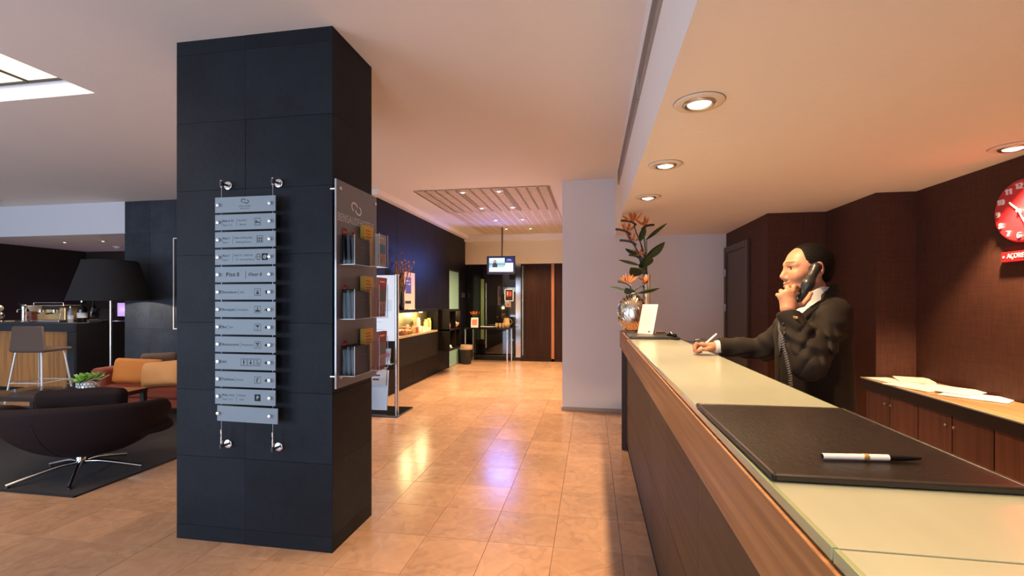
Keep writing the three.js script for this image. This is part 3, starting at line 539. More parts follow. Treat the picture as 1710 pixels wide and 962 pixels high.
// cabinets along the dark wall
{
  const c = thing('low_cabinet', 'row of low dark wooden cabinets with tan top under the clock', 'cabinet', [2.2, 0, -1.5]);
  const at = (g) => g.translate(-2.2, 0, 1.5);
  part('top', at(span(2.026, 2.398, 0.836, 0.85, -3.95, 1.2, 0.002)), phys([1, 1, 1], 0.3, 0, { map: tex(512, [0.5, 1.6], woodFn([0.52, 0.34, 0.17], [0.34, 0.2, 0.09], 14, 3)), clearcoat: 0.5 }), c);
  part('top_edge', at(span(2.019, 2.027, 0.842, 0.8505, -3.953, 1.2, 0.001)), std([0.45, 0.42, 0.33], 0.3), c);
  part('apron', at(span(2.021, 2.06, 0.77, 0.841, -3.95, 1.2, 0.002)), std([0.010, 0.005, 0.004], 0.5), c);
  part('carcass', at(span(2.066, 2.398, 0.0, 0.835, -3.948, 1.2)), M.black, c);
  for (let k = 0; k < 12; k++) {
    const z = -3.93 + k * 0.285, dr = part('door', at(span(2.046, 2.066, 0.08, 0.768, z + 0.004, z + 0.281, 0.002)), M.cabinetWood[(k * 5) % 3], c);
    part('knob', at(lathe([[0, 0.018], [0.007, 0.016], [0.008, 0.012], [0.004, 0.006], [0.004, 0]], 14).rotateZ(Math.PI / 2).translate(2.046, 0.705, z + (k % 2 ? 0.03 : 0.25))), M.steel, dr);
  }
  const sheet = (name, label, w, d, x, z, turn, thick, curl, y) => {
    const g = new THREE.BoxGeometry(w, thick, d, 10, 1, 10), p = g.attributes.position;
    for (let i = 0; i < p.count; i++) p.setY(i, p.getY(i) + thick / 2 + curl * Math.pow(Math.max(0, p.getX(i) / w + 0.1), 2) + 0.15 * curl * Math.sin(p.getZ(i) * 20) ** 2);
    g.computeVertexNormals();
    const m = part(name, g, M.whitePaper, scene, [x, y, z], [0, turn, 0]); tag(m, label, 'paper', 'papers on the cabinet top');
  };
  sheet('paper_sheet', 'small white paper at the far end of the cabinet top', 0.15, 0.21, 2.115, -3.80, 0.15, 0.004, 0.002, 0.851);
  sheet('paper_sheet', 'white paper stack against the end wall of the cabinets', 0.20, 0.24, 2.285, -3.80, -0.35, 0.012, 0.004, 0.851);
  sheet('paper_sheet', 'white sheet overhanging the cabinet front edge, second from the far end', 0.22, 0.30, 2.14, -3.52, 0.35, 0.004, 0.006, 0.852);
  sheet('paper_sheet', 'broad white sheet in the middle of the paper group', 0.25, 0.32, 2.25, -3.42, 0.55, 0.004, 0.008, 0.857);
  sheet('paper_sheet', 'white sheet closest to the bare tan end of the cabinet top', 0.21, 0.30, 2.27, -3.22, 0.75, 0.003, 0.006, 0.852);
}
// ---------------------------------------------------------------- red wall clock and its sign
const fontBold = await new FontLoader().loadAsync('fonts/droid/droid_sans_bold.typeface.json');
const fontSans = await new FontLoader().loadAsync('fonts/droid/droid_sans_regular.typeface.json');
function textGeo(str, size, depth, font = fontBold) {
  const g = new TextGeometry(str, { font, size, depth, curveSegments: 4, bevelEnabled: false }); g.computeBoundingBox();
  const b = g.boundingBox; g.translate(-(b.max.x + b.min.x) / 2, -(b.max.y + b.min.y) / 2, 0); return g;
}
{
  const c = thing('wall_clock', 'round red wall clock with raised white numerals on the dark wall', 'clock', [2.4, 1.935, -3.055], -Math.PI / 2);
  const red = phys([0.52, 0.022, 0.032], 0.3, 0, { clearcoat: 0.3 });
  part('case', lathe([[0, 0.0], [0.168, 0.0], [0.176, 0.006], [0.178, 0.022], [0.172, 0.032], [0.166, 0.034], [0.15, 0.033], [0, 0.033]], 64).rotateX(Math.PI / 2), red, c);
  for (let k = 1; k <= 12; k++) { const a = k * Math.PI / 6; part('numeral', textGeo(String(k), 0.031, 0.010, fontSans), M.whitePlastic, c, [Math.sin(a) * 0.138, Math.cos(a) * 0.138, 0.0335]); }
  const hand = (name, len, w, ang, z) => { const m = part(name, extrude(shapeXY([[-w / 2, -0.02], [w / 2, -0.02], [w / 2, len], [-w / 2, len]]), 0.002), M.whitePlastic, c, [0, 0, z]); m.rotation.z = -ang; };
  hand('hour_hand', 0.085, 0.009, (10.42 / 12) * Math.PI * 2, 0.039); hand('minute_hand', 0.125, 0.006, (25 / 60) * Math.PI * 2, 0.043);
  part('hub', cyl(0.008, 0.008, 0.014).rotateX(Math.PI / 2), M.whitePlastic, c, [0, 0, 0.042]);
  const s = thing('clock_sign', 'small red plaque with white letters under the red clock', 'sign', [2.399, 1.682, -3.035], -Math.PI / 2);
  part('plaque', box(0.30, 0.058, 0.028, [0, 0, 0.014], 0.002), phys([0.40, 0.012, 0.02], 0.35, 0), s);
  part('lettering', [textGeo('AÇORES', 0.026, 0.002, fontSans).translate(-0.045, 0, 0), cyl(0.006, 0.006, 0.002, [0, 0, 0], 12).rotateX(Math.PI / 2).translate(-0.133, 0, 0.001)], M.whitePlastic, s, [0, 0, 0.0285]);
}
// ---------------------------------------------------------------- receptionist on the telephone
{
  const PX = 1.0, PZ = -2.31;
  const man = thing('person', 'man in a dark suit telephoning behind the counter, writing with his other hand', 'person', [PX, 0, PZ]);
  const put = (g) => g.translate(-PX, 0, -PZ);
  // joints, metres
  const hc = [0.958, 1.567, -2.296];      // head centre
  const F = [-0.9987, 0, 0.05], L = [0.05, 0, 0.9987];
  const neck = [1.01, 1.43, -2.318];
  const lsh = [1.0, 1.372, -2.158], lel = [0.842, 1.175, -2.0], lwr = [0.803, 1.392, -2.098];
  const rsh = [1.0, 1.35, -2.49], rel = [0.880, 1.180, -2.60], rwr = [0.658, 1.186, -2.618];
  // --- skin
  const skin = (x, y, z) => { const n = 0.94 + 0.12 * vnoise(x * 60 + y * 40, z * 60 + y * 55); return [0.44 * n, 0.205 * n, 0.115 * n]; };
  const toHead = (x, y, z) => { const a = x - hc[0], b = y - hc[1], c = z - hc[2]; return [a * L[0] + c * L[2], b, a * F[0] + c * F[2]]; };
  function skull(X, Y, Z) {
    const ax = Math.abs(X);
    let d = ell(X, Y, Z, [0, 0.035, -0.012], [0.075, 0.083, 0.096]);
    d = smin(d, ell(X, Y, Z, [0, -0.012, 0.034], [0.060, 0.090, 0.056]), 0.03);
    d = smin(d, ell(X, Y, Z, [0, -0.070, 0.036], [0.047, 0.040, 0.050]), 0.03);
    d = smin(d, cap(ax, Y, Z, [0.052, -0.045, -0.012], [0.022, -0.092, 0.062], 0.018, 0.016), 0.025);   // jaw line
    d = smin(d, Math.hypot(X, Y + 0.098, Z - 0.073) - 0.017, 0.02);                                      // chin
    d = smin(d, Math.hypot(ax - 0.038, Y + 0.026, Z - 0.062) - 0.024, 0.025);                            // cheek
    d = smin(d, cap(ax, Y, Z, [0.008, 0.026, 0.088], [0.046, 0.024, 0.070], 0.0105, 0.009), 0.016);      // brow
    d = smax(d, -(Math.hypot((ax - 0.031) * 0.8, (Y - 0.008) * 1.15, Z - 0.096) - 0.0145), 0.012);      // eye socket
    d = smin(d, Math.hypot(ax - 0.031, Y - 0.007, Z - 0.0715) - 0.0128, 0.004);                          // eyeball
    d = smin(d, cap(ax, Y, Z, [0.020, 0.0165, 0.0855], [0.043, 0.0155, 0.077], 0.0034), 0.006);           // upper lid
    d = smin(d, cap(X, Y, Z, [0, 0.016, 0.086], [0, -0.028, 0.105], 0.0085, 0.0120), 0.013);             // nose
    d = smin(d, cap(ax, Y, Z, [0.006, -0.036, 0.098], [0.015, -0.036, 0.090], 0.0085, 0.0078), 0.008);
    d = smin(d, cap(ax, Y, Z, [0.0, -0.0605, 0.0965], [0.027, -0.054, 0.081], 0.0062, 0.003), 0.006);    // lips, smiling
    d = smin(d, cap(ax, Y, Z, [0.0, -0.0735, 0.0945], [0.022, -0.064, 0.082], 0.0072, 0.003), 0.006);
    d = smax(d, -(cap(ax, Y, Z, [0.0, -0.0668, 0.104], [0.028, -0.0585, 0.087], 0.0022, 0.002)), 0.004);
    d = smax(d, -(cap(ax, Y, Z, [0.024, -0.034, 0.098], [0.037, -0.064, 0.083], 0.0022, 0.002)), 0.009);  // smile fold
    let e = ell(ax, Y, Z, [0.077, -0.002, -0.012], [0.010, 0.032, 0.020]);                                // ear
    e = smax(e, -ell(ax, Y, Z, [0.087, 0.0, -0.008], [0.007, 0.020, 0.011]), 0.006);
    d = smin(d, e, 0.010);
    return d;
  }
  const neckD = (x, y, z) => smin(cap(x, y, z, [0.975, 1.50, -2.30], [1.012, 1.38, -2.318], 0.053, 0.062), cap(x, y, z, [1.0, 1.35, -2.26], [1.0, 1.35, -2.38], 0.05), 0.04);
  const headF = (x, y, z) => { const [X, Y, Z] = toHead(x, y, z); return smin(skull(X, Y, Z), neckD(x, y, z), 0.03); };
  const headC = (x, y, z) => {
    const [X, Y, Z] = toHead(x, y, z), ax = Math.abs(X); let c = skin(x, y, z);
    const m = (q, t) => { c = c.map((v, i) => mix(v, q[i], clamp(t, 0, 1))); };
    m([0.40, 0.155, 0.095], 0.5 * smooth(0.035, 0.0, Math.hypot(ax - 0.04, Y + 0.03, Z - 0.075)));
    m([0.31, 0.155, 0.10], 0.45 * smooth(-0.03, -0.06, Y) * smooth(-0.02, 0.02, Z));                              // shaved beard
    m([0.36, 0.115, 0.085], 0.8 * smooth(0.007, 0.002, Math.abs(Y + 0.067 - ax * 0.28) - 0.004) * smooth(0.03, 0.024, ax) * smooth(0.07, 0.08, Z)); // lips
    if (Z > 0.06) {
      m([0.025, 0.014, 0.010], 0.85 * smooth(0.0045, 0.0012, Math.abs(Y - 0.0335 + ax * 0.02) - 0.0012) * smooth(0.006, 0.013, ax) * smooth(0.056, 0.048, ax)); // brow hair
      const r = Math.hypot(ax - 0.031, (Y - 0.007) * 1.6); m([0.34, 0.29, 0.26], smooth(0.0125, 0.0095, r)); m([0.015, 0.009, 0.006], smooth(0.0090, 0.0062, Math.hypot(X - (X > 0 ? 0.031 : -0.031), Y - 0.007)));
      m([0.03, 0.016, 0.01], 0.8 * smooth(0.0035, 0.001, Math.abs(Y - 0.0145)) * smooth(0.016, 0.012, Math.abs(ax - 0.031)));
    }
    return c;
  };
  const finger = (x, y, z, pts, r) => { let d = 1; for (let i = 0; i < pts.length - 1; i++) d = smin(d, cap(x, y, z, pts[i], pts[i + 1], r * (1 - i * 0.09), r * (0.91 - i * 0.09)), 0.004); return d; };
  const handL = (x, y, z) => {
    let d = smin(cap(x, y, z, [0.818, 1.411, -2.107], [0.820, 1.464, -2.112], 0.020, 0.016), cap(x, y, z, [0.799, 1.409, -2.112], [0.786, 1.448, -2.116], 0.020, 0.016), 0.022);
    d = smin(d, cap(x, y, z, [0.808, 1.406, -2.108], [0.803, 1.461, -2.112], 0.021, 0.0165), 0.015);
    d = smin(d, cap(x, y, z, lwr, [0.808, 1.411, -2.106], 0.0265, 0.02), 0.02);
    let f = finger(x, y, z, [[0.823, 1.466, -2.111], [0.840, 1.489, -2.132], [0.862, 1.486, -2.158], [0.874, 1.470, -2.178]], 0.0098);
    f = Math.min(f, finger(x, y, z, [[0.806, 1.466, -2.111], [0.815, 1.487, -2.136], [0.840, 1.480, -2.168], [0.856, 1.462, -2.184]], 0.0102));
    f = Math.min(f, finger(x, y, z, [[0.792, 1.458, -2.114], [0.794, 1.470, -2.148], [0.819, 1.468, -2.176], [0.842, 1.453, -2.184]], 0.0097));
    f = Math.min(f, finger(x, y, z, [[0.782, 1.444, -2.118], [0.781, 1.454, -2.150], [0.805, 1.441, -2.176], [0.828, 1.433, -2.182]], 0.0085));
    f = Math.min(f, finger(x, y, z, [[0.826, 1.404, -2.106], [0.866, 1.414, -2.118], [0.892, 1.438, -2.132], [0.907, 1.461, -2.142]], 0.0118));
    return smin(d, f, 0.010);
  };
  const handR = (x, y, z) => {
    let d = smin(cap(x, y, z, [0.625, 1.188, -2.602], [0.578, 1.198, -2.596], 0.015, 0.0125), cap(x, y, z, [0.625, 1.182, -2.632], [0.580, 1.182, -2.652], 0.016, 0.0115), 0.022);
    d = smin(d, cap(x, y, z, [0.625, 1.186, -2.616], [0.576, 1.193, -2.624], 0.0165, 0.0125), 0.015);
    d = smin(d, cap(x, y, z, rwr, [0.622, 1.186, -2.616], 0.0265, 0.02), 0.02);
    let f = finger(x, y, z, [[0.576, 1.198, -2.594], [0.544, 1.202, -2.588], [0.535, 1.178, -2.582], [0.541, 1.160, -2.580]], 0.0097);
    f = Math.min(f, finger(x, y, z, [[0.573, 1.194, -2.615], [0.540, 1.190, -2.612], [0.540, 1.163, -2.607], [0.556, 1.154, -2.603]], 0.0099));
    f = Math.min(f, finger(x, y, z, [[0.574, 1.188, -2.634], [0.545, 1.180, -2.634], [0.550, 1.157, -2.629], [0.570, 1.154, -2.624]], 0.0094));
    f = Math.min(f, finger(x, y, z, [[0.580, 1.180, -2.652], [0.556, 1.171, -2.652], [0.561, 1.155, -2.646], [0.579, 1.1535, -2.640]], 0.0083));
    f = Math.min(f, finger(x, y, z, [[0.628, 1.180, -2.596], [0.592, 1.176, -2.572], [0.566, 1.174, -2.566], [0.547, 1.166, -2.571]], 0.0112));
    return smin(d, f, 0.009);
  };
  const bodyF = (x, y, z) => {
    let d = cap(x, y, (z - PZ) * 0.75 + PZ, [1.0, 0.96, PZ], [0.99, 1.26, PZ], 0.105, 0.11);
    d = smin(d, cap(x, y, z, [lsh[0], lsh[1] - 0.01, lsh[2]], [rsh[0], rsh[1], rsh[2]], 0.05), 0.06);
    d = smin(d, cap(x, y, z, neck, [1.0, 1.36, -2.316], 0.055), 0.04);
    for (const s of [-1, 1]) { d = smin(d, cap(x, y, z, [1.0, 0.92, PZ + 0.085 * s], [0.985, 0.5, PZ + 0.10 * s], 0.075, 0.05), 0.04); d = smin(d, cap(x, y, z, [0.985, 0.5, PZ + 0.10 * s], [1.01, 0.09, PZ + 0.11 * s], 0.05, 0.036), 0.03); }
    d = smin(d, cap(x, y, z, lsh, lel, 0.046, 0.038), 0.03); d = smin(d, cap(x, y, z, lel, lwr, 0.037, 0.024), 0.015);
    d = smin(d, cap(x, y, z, rsh, rel, 0.046, 0.038), 0.03); d = smin(d, cap(x, y, z, rel, rwr, 0.037, 0.024), 0.015);
    return d;
  };
  const withCol = (g) => { const n = g.toNonIndexed(); return n; };
  const gs = [
    sdfMesh(headF, [0.80, 1.36, -2.42], [1.09, 1.72, -2.17], 0.0034, headC),
    sdfMesh(handL, [0.745, 1.36, -2.20], [0.925, 1.54, -2.07], 0.0028, skin),
    sdfMesh(handR, [0.51, 1.13, -2.68], [0.69, 1.23, -2.54], 0.0028, skin),
    sdfMesh(bodyF, [0.60, 0.0, -2.70], [1.16, 1.46, -1.94], 0.014, skin),
  ].map(withCol);
  const bodyG = mergeGeometries(gs, false);
  part('body', put(bodyG), phys([1, 1, 1], 0.48, 0, { vertexColors: true, sheen: 0.1, specularIntensity: 0.7 }), man);
  // --- hair: short and dark, receding at the temples
  const hairF = (x, y, z) => {
    const [X, Y, Z] = toHead(x, y, z), ax = Math.abs(X), n = 0.0012 * Math.sin(Y * 420 + 4 * Math.sin(Z * 160)) * Math.sin(Z * 330 + X * 200);
    let d = smin(ell(X, Y, Z, [0, 0.038, -0.014], [0.078, 0.086, 0.098]), ell(X, Y, Z, [0, 0.002, -0.040], [0.070, 0.070, 0.068]), 0.02) + n * 0.6;
    const line = mix(mix(0.024, 0.046, smooth(-0.015, 0.03, Y)), 0.062, smooth(0.090, 0.114, Y) * smooth(0.055, 0.02, ax));
    d = smax(d, Z - line, 0.012);
    d = smax(d, -(Y + 0.062 - 0.35 * Math.max(0, Z + 0.05)), 0.012);
    if (Z > -0.035) d = smax(d, -(Y + 0.012), 0.01);
    return Math.max(d, -ell(ax, Y, Z, [0.084, -0.002, -0.008], [0.016, 0.033, 0.022]));
  };
  part('hair', put(sdfMesh(hairF, [0.83, 1.48, -2.42], [1.10, 1.73, -2.17], 0.004)), phys([0.0035, 0.0022, 0.0018], 0.75, 0, { specularIntensity: 0.25 }), man);
  // --- shirt and tie
  const lcuff = [0.806, 1.365, -2.085], rcuff = [0.68, 1.187, -2.615];
  const chest = (x, y, z, g) => smin(cap(x, y, (z - PZ) * 0.72 + PZ, [0.995, 0.80, PZ], [0.982, 1.25, PZ], 0.128 + g, 0.122 + g), cap(x, y, z, [lsh[0] - 0.005, lsh[1] - 0.02, lsh[2] - 0.02], [rsh[0], rsh[1] - 0.01, rsh[2] + 0.02], 0.055 + g), 0.09);
  const shirtF = (x, y, z) => {
    let d = smin(chest(x, y, z, 0.004), cap(x, y, z, [1.0, 1.33, -2.316], [0.968, 1.53, -2.305], 0.094, 0.0665), 0.02);
    d = smax(d, -cap(x, y, z, [0.985, 1.475, -2.309], [0.955, 1.58, -2.30], 0.064), 0.003);
    d = smax(d, y - Math.min(1.488 + 0.62 * (x - 0.98), 1.494), 0.004);
    const cuffL = smax(cap(x, y, z, [0.806, 1.36, -2.083], [0.8035, 1.404, -2.10], 0.0345), y - 1.386, 0.003), cuffR = smax(cap(x, y, z, [0.72, 1.188, -2.614], [0.645, 1.186, -2.618], 0.0335), 0.642 - x, 0.003);
    return Math.min(d, cuffL, cuffR);
  };
  part('shirt', put(sdfMesh(shirtF, [0.62, 0.95, -2.68], [1.16, 1.54, -2.0], 0.006)), std([0.62, 0.60, 0.58], 0.75), man);
  const tieF = (x, y, z) => {
    const k = smooth(1.44, 1.15, y), w = mix(0.016, 0.036, k), kn = ell(x, y, z, [0.917, 1.415, -2.298], [0.016, 0.022, 0.020]);
    const band = Math.max(Math.abs(chest(x, y, z, 0.004) - 0.003) - 0.004, Math.abs(z + 2.305) - w, x - 0.95, y - 1.41, 1.02 - y);
    return smin(kn, band, 0.008);
  };
  part('tie', put(sdfMesh(tieF, [0.83, 1.0, -2.36], [0.96, 1.45, -2.24], 0.0045)), std([0.075, 0.075, 0.085], 0.55), man);
  // --- jacket
  const sleeve = (x, y, z, a, b, c, folds) => {
    return smin(cap(x, y, z, a, b, 0.066, 0.057), smax(cap(x, y, z, b, c, 0.056, 0.049), folds, 0.004), 0.03);
  };
  const vHalf = (y) => clamp((y - 1.17) * 0.47, 0, 0.115);
    const jacketF = (x, y, z) => {
    let t = chest(x, y, z, 0.018);
    t = smin(t, cap(x, y, z, [1.03, 1.405, -2.24], [1.03, 1.40, -2.39], 0.058), 0.05);
    t = smin(t, smax(cap(x, y, z, [1.02, 1.39, -2.316], [0.985, 1.53, -2.307], 0.093, 0.090), y - (1.462 + 0.75 * (x - 0.99)), 0.006), 0.012);
    const zc = -2.306, az = Math.abs(z - zc), front = x < 1.0 - 0.25 * smooth(1.36, 1.46, y) + 0.06 * smooth(1.36, 1.44, y);
    const vh = vHalf(y), edge = az - vh;
    if (x < 0.985) { if (edge > 0 && edge < 0.062 - 0.05 * smooth(1.34, 1.16, y) && y > 1.17) t -= 0.0065 * smooth(0.0, 0.004, edge); t += 0.006 * smooth(0.010, 0.0, Math.abs(edge - (0.064 - 0.05 * smooth(1.34, 1.16, y)))) * (y > 1.19 ? 1 : 0); }
    t += 0.004 * smooth(0.008, 0.0, Math.abs(z - zc - 0.01)) * (y < 1.12 && x < 0.95 ? 1 : 0);
    t = smax(t, -Math.max(edge, x - mix(0.96, 0.985, smooth(1.36, 1.44, y))), 0.006);            // V opening
    t = smax(t, -cap(x, y, z, [1.0, 1.42, -2.316], [0.955, 1.58, -2.303], 0.079, 0.080), 0.004);     // neck opening
    t = smax(t, 0.74 - y, 0.01);
    // near sleeve with gathered folds at the elbow
    const dl = sleeve(x, y, z, lsh, lel, lcuff, (y - 1.376) * 0.93 - (z + 2.09) * 0.3), u = (x - lel[0]) * 0.4 + (y - lel[1]) * 0.8 + (z - lel[2]) * 0.45;
    const el = smooth(0.16, 0.02, Math.hypot(x - lel[0] - 0.03, y - lel[1] - 0.05, z - lel[2] + 0.02));
    const fold = 0.009 * el * (1 - 2 * Math.abs(Math.sin(u * 48 + 2.6 * Math.sin(x * 34 + z * 22)))) + 0.0045 * Math.sin((x * 0.8 + y * 0.9) * 48 + 3.5 * Math.sin(y * 24 + z * 9));
    const dr = sleeve(x, y, z, rsh, rel, rcuff, 0.668 - x) + 0.004 * Math.sin((x * 0.9 - y * 0.3) * 58 + 3 * Math.sin(y * 30 + z * 12));
    const cutL = dl + fold, cutR = dr;
    return smin(smin(t, cutR, 0.03), cutL, 0.024);
  };
  part('jacket', put(sdfMesh(jacketF, [0.64, 0.70, -2.72], [1.20, 1.50, -1.90], 0.0068)), phys([0.017, 0.0125, 0.009], 0.8, 0, { specularIntensity: 0.35, sheen: 0.35, sheenColor: lin(0.16, 0.115, 0.08), sheenRoughness: 0.4 }), man);
  // find the jacket surface along a direction, for what is pinned to it
  const onto = (p, d) => { let q = p.slice(); for (let i = 0; i < 300 && jacketF(...q) > 0.0005; i++) q = q.map((v, k) => v + d[k] * 0.0015); return q; };
  const bp = onto([0.755, 1.366, -1.915], [0.37, -0.025, -0.93]);
  part('lapel_badge', put(box(0.008, 0.010, 0.030, [0, 0, 0], 0.002).rotateY(0.4).rotateX(0.1).translate(...bp)), M.gold, man);
  for (let k = 0; k < 3; k++) { const b = onto([0.70, 1.335 - k * 0.019, -2.02 + k * 0.008], [0.9, 0, -0.45]); part('sleeve_button', put(new THREE.SphereGeometry(0.0055, 10, 8).translate(...b)), M.black, man); }
  const trouserF = (x, y, z) => { let d = cap(x, y, (z - PZ) * 0.8 + PZ, [1.0, 0.98, PZ], [1.0, 0.90, PZ], 0.115); for (const s of [-1, 1]) d = smin(d, smin(cap(x, y, z, [1.0, 0.90, PZ + 0.085 * s], [0.985, 0.5, PZ + 0.10 * s], 0.092, 0.07), cap(x, y, z, [0.985, 0.5, PZ + 0.10 * s], [1.01, 0.03, PZ + 0.11 * s], 0.07, 0.062), 0.03), 0.03); return smax(d, 0.03 - y, 0.004); };
  part('trousers', put(sdfMesh(trouserF, [0.82, 0, -2.52], [1.16, 1.06, -2.10], 0.014)), std([0.018, 0.014, 0.012], 0.75), man);
  for (const s of [-1, 1]) part('shoe', put(sdfMesh((x, y, z) => smax(smin(cap(x, y, z, [1.02, 0.035, PZ + 0.11 * s], [0.86, 0.03, PZ + 0.125 * s], 0.042, 0.035), cap(x, y, z, [1.02, 0.05, PZ + 0.11 * s], [1.02, 0.09, PZ + 0.11 * s], 0.042), 0.03), 0.001 - y, 0.003), [0.79, -0.02, PZ + 0.11 * s - 0.08], [1.09, 0.16, PZ + 0.11 * s + 0.09], 0.008)), M.blackGloss, man);
  // --- handset with its coiled cord
  const ph = thing('telephone_handset', 'black telephone handset held to his ear, with hanging coiled cord', 'telephone', [0.895, 1.5, -2.175]);
  const pp = (g) => g.translate(-0.895, -1.5, 2.175);
  const A = [0.948, 1.572, -2.188], B = [0.868, 1.425, -2.156];
  const phF = (x, y, z) => {
    const m = [(A[0] + B[0]) / 2 - 0.004, (A[1] + B[1]) / 2 + 0.002, (A[2] + B[2]) / 2 + 0.012];
    let d = smin(cap(x, y, z, A, m, 0.018, 0.0175), cap(x, y, z, m, B, 0.0175, 0.018), 0.03);
    d = smin(d, cap(x, y, z, A, [A[0] - 0.004, A[1] - 0.004, A[2] - 0.014], 0.020), 0.012);
    return smin(d, cap(x, y, z, B, [B[0] - 0.004, B[1] + 0.006, B[2] - 0.018], 0.017), 0.012);
  };
  part('handle', pp(sdfMesh(phF, [0.82, 1.39, -2.24], [0.99, 1.62, -2.12], 0.004)), phys([0.012, 0.012, 0.013], 0.38, 0), ph);
  const path = new THREE.CatmullRomCurve3([[0.860, 1.412, -2.150], [0.838, 1.385, -2.150], [0.788, 1.345, -2.128], [0.762, 1.29, -2.06], [0.772, 1.21, -2.04], [0.785, 1.12, -2.03], [0.785, 1.02, -2.04], [0.758, 0.86, -2.08], [0.74, 0.76, -2.12]].map((p) => V(...p)));
  const coil = [], N = 700, fr = path.computeFrenetFrames(N, false);
  for (let i = 0; i <= N; i++) { const t = i / N, p = path.getPointAt(t), a = t * 2 * Math.PI * 78, r = 0.0062 * smooth(0, 0.02, t); coil.push(p.addScaledVector(fr.normals[i], Math.cos(a) * r).addScaledVector(fr.binormals[i], Math.sin(a) * r)); }
  part('coiled_cord', pp(new THREE.TubeGeometry(new THREE.CatmullRomCurve3(coil), 1500, 0.0021, 5)), phys([0.16, 0.15, 0.14], 0.1, 0, { clearcoat: 1 }), ph);
  // --- pen in his writing hand
  const pn = thing('writing_pen', 'white pen held in the writing hand on the counter', 'pen', [0.59, 1.21, -2.60]);
  const pq = (g) => g.translate(-0.59, -1.21, 2.60), P0 = [0.530, 1.153, -2.574], P1 = [0.655, 1.252, -2.628], lerp = (t) => P0.map((v, i) => mix(v, P1[i], t));
  part('barrel', pq(rod(lerp(0.1), lerp(1), 0.0048, 0.0052, 14)), M.whitePlastic, pn);
  part('tip', pq(rod(lerp(0), lerp(0.1), 0.0008, 0.0047, 14)), M.chrome, pn);
  part('clip', pq(rod(P1.map((v, i) => v + [0, 0.006, 0.0][i]), lerp(0.75).map((v, i) => v + [0, 0.0065, 0][i]), 0.0012)), M.chrome, pn);
}
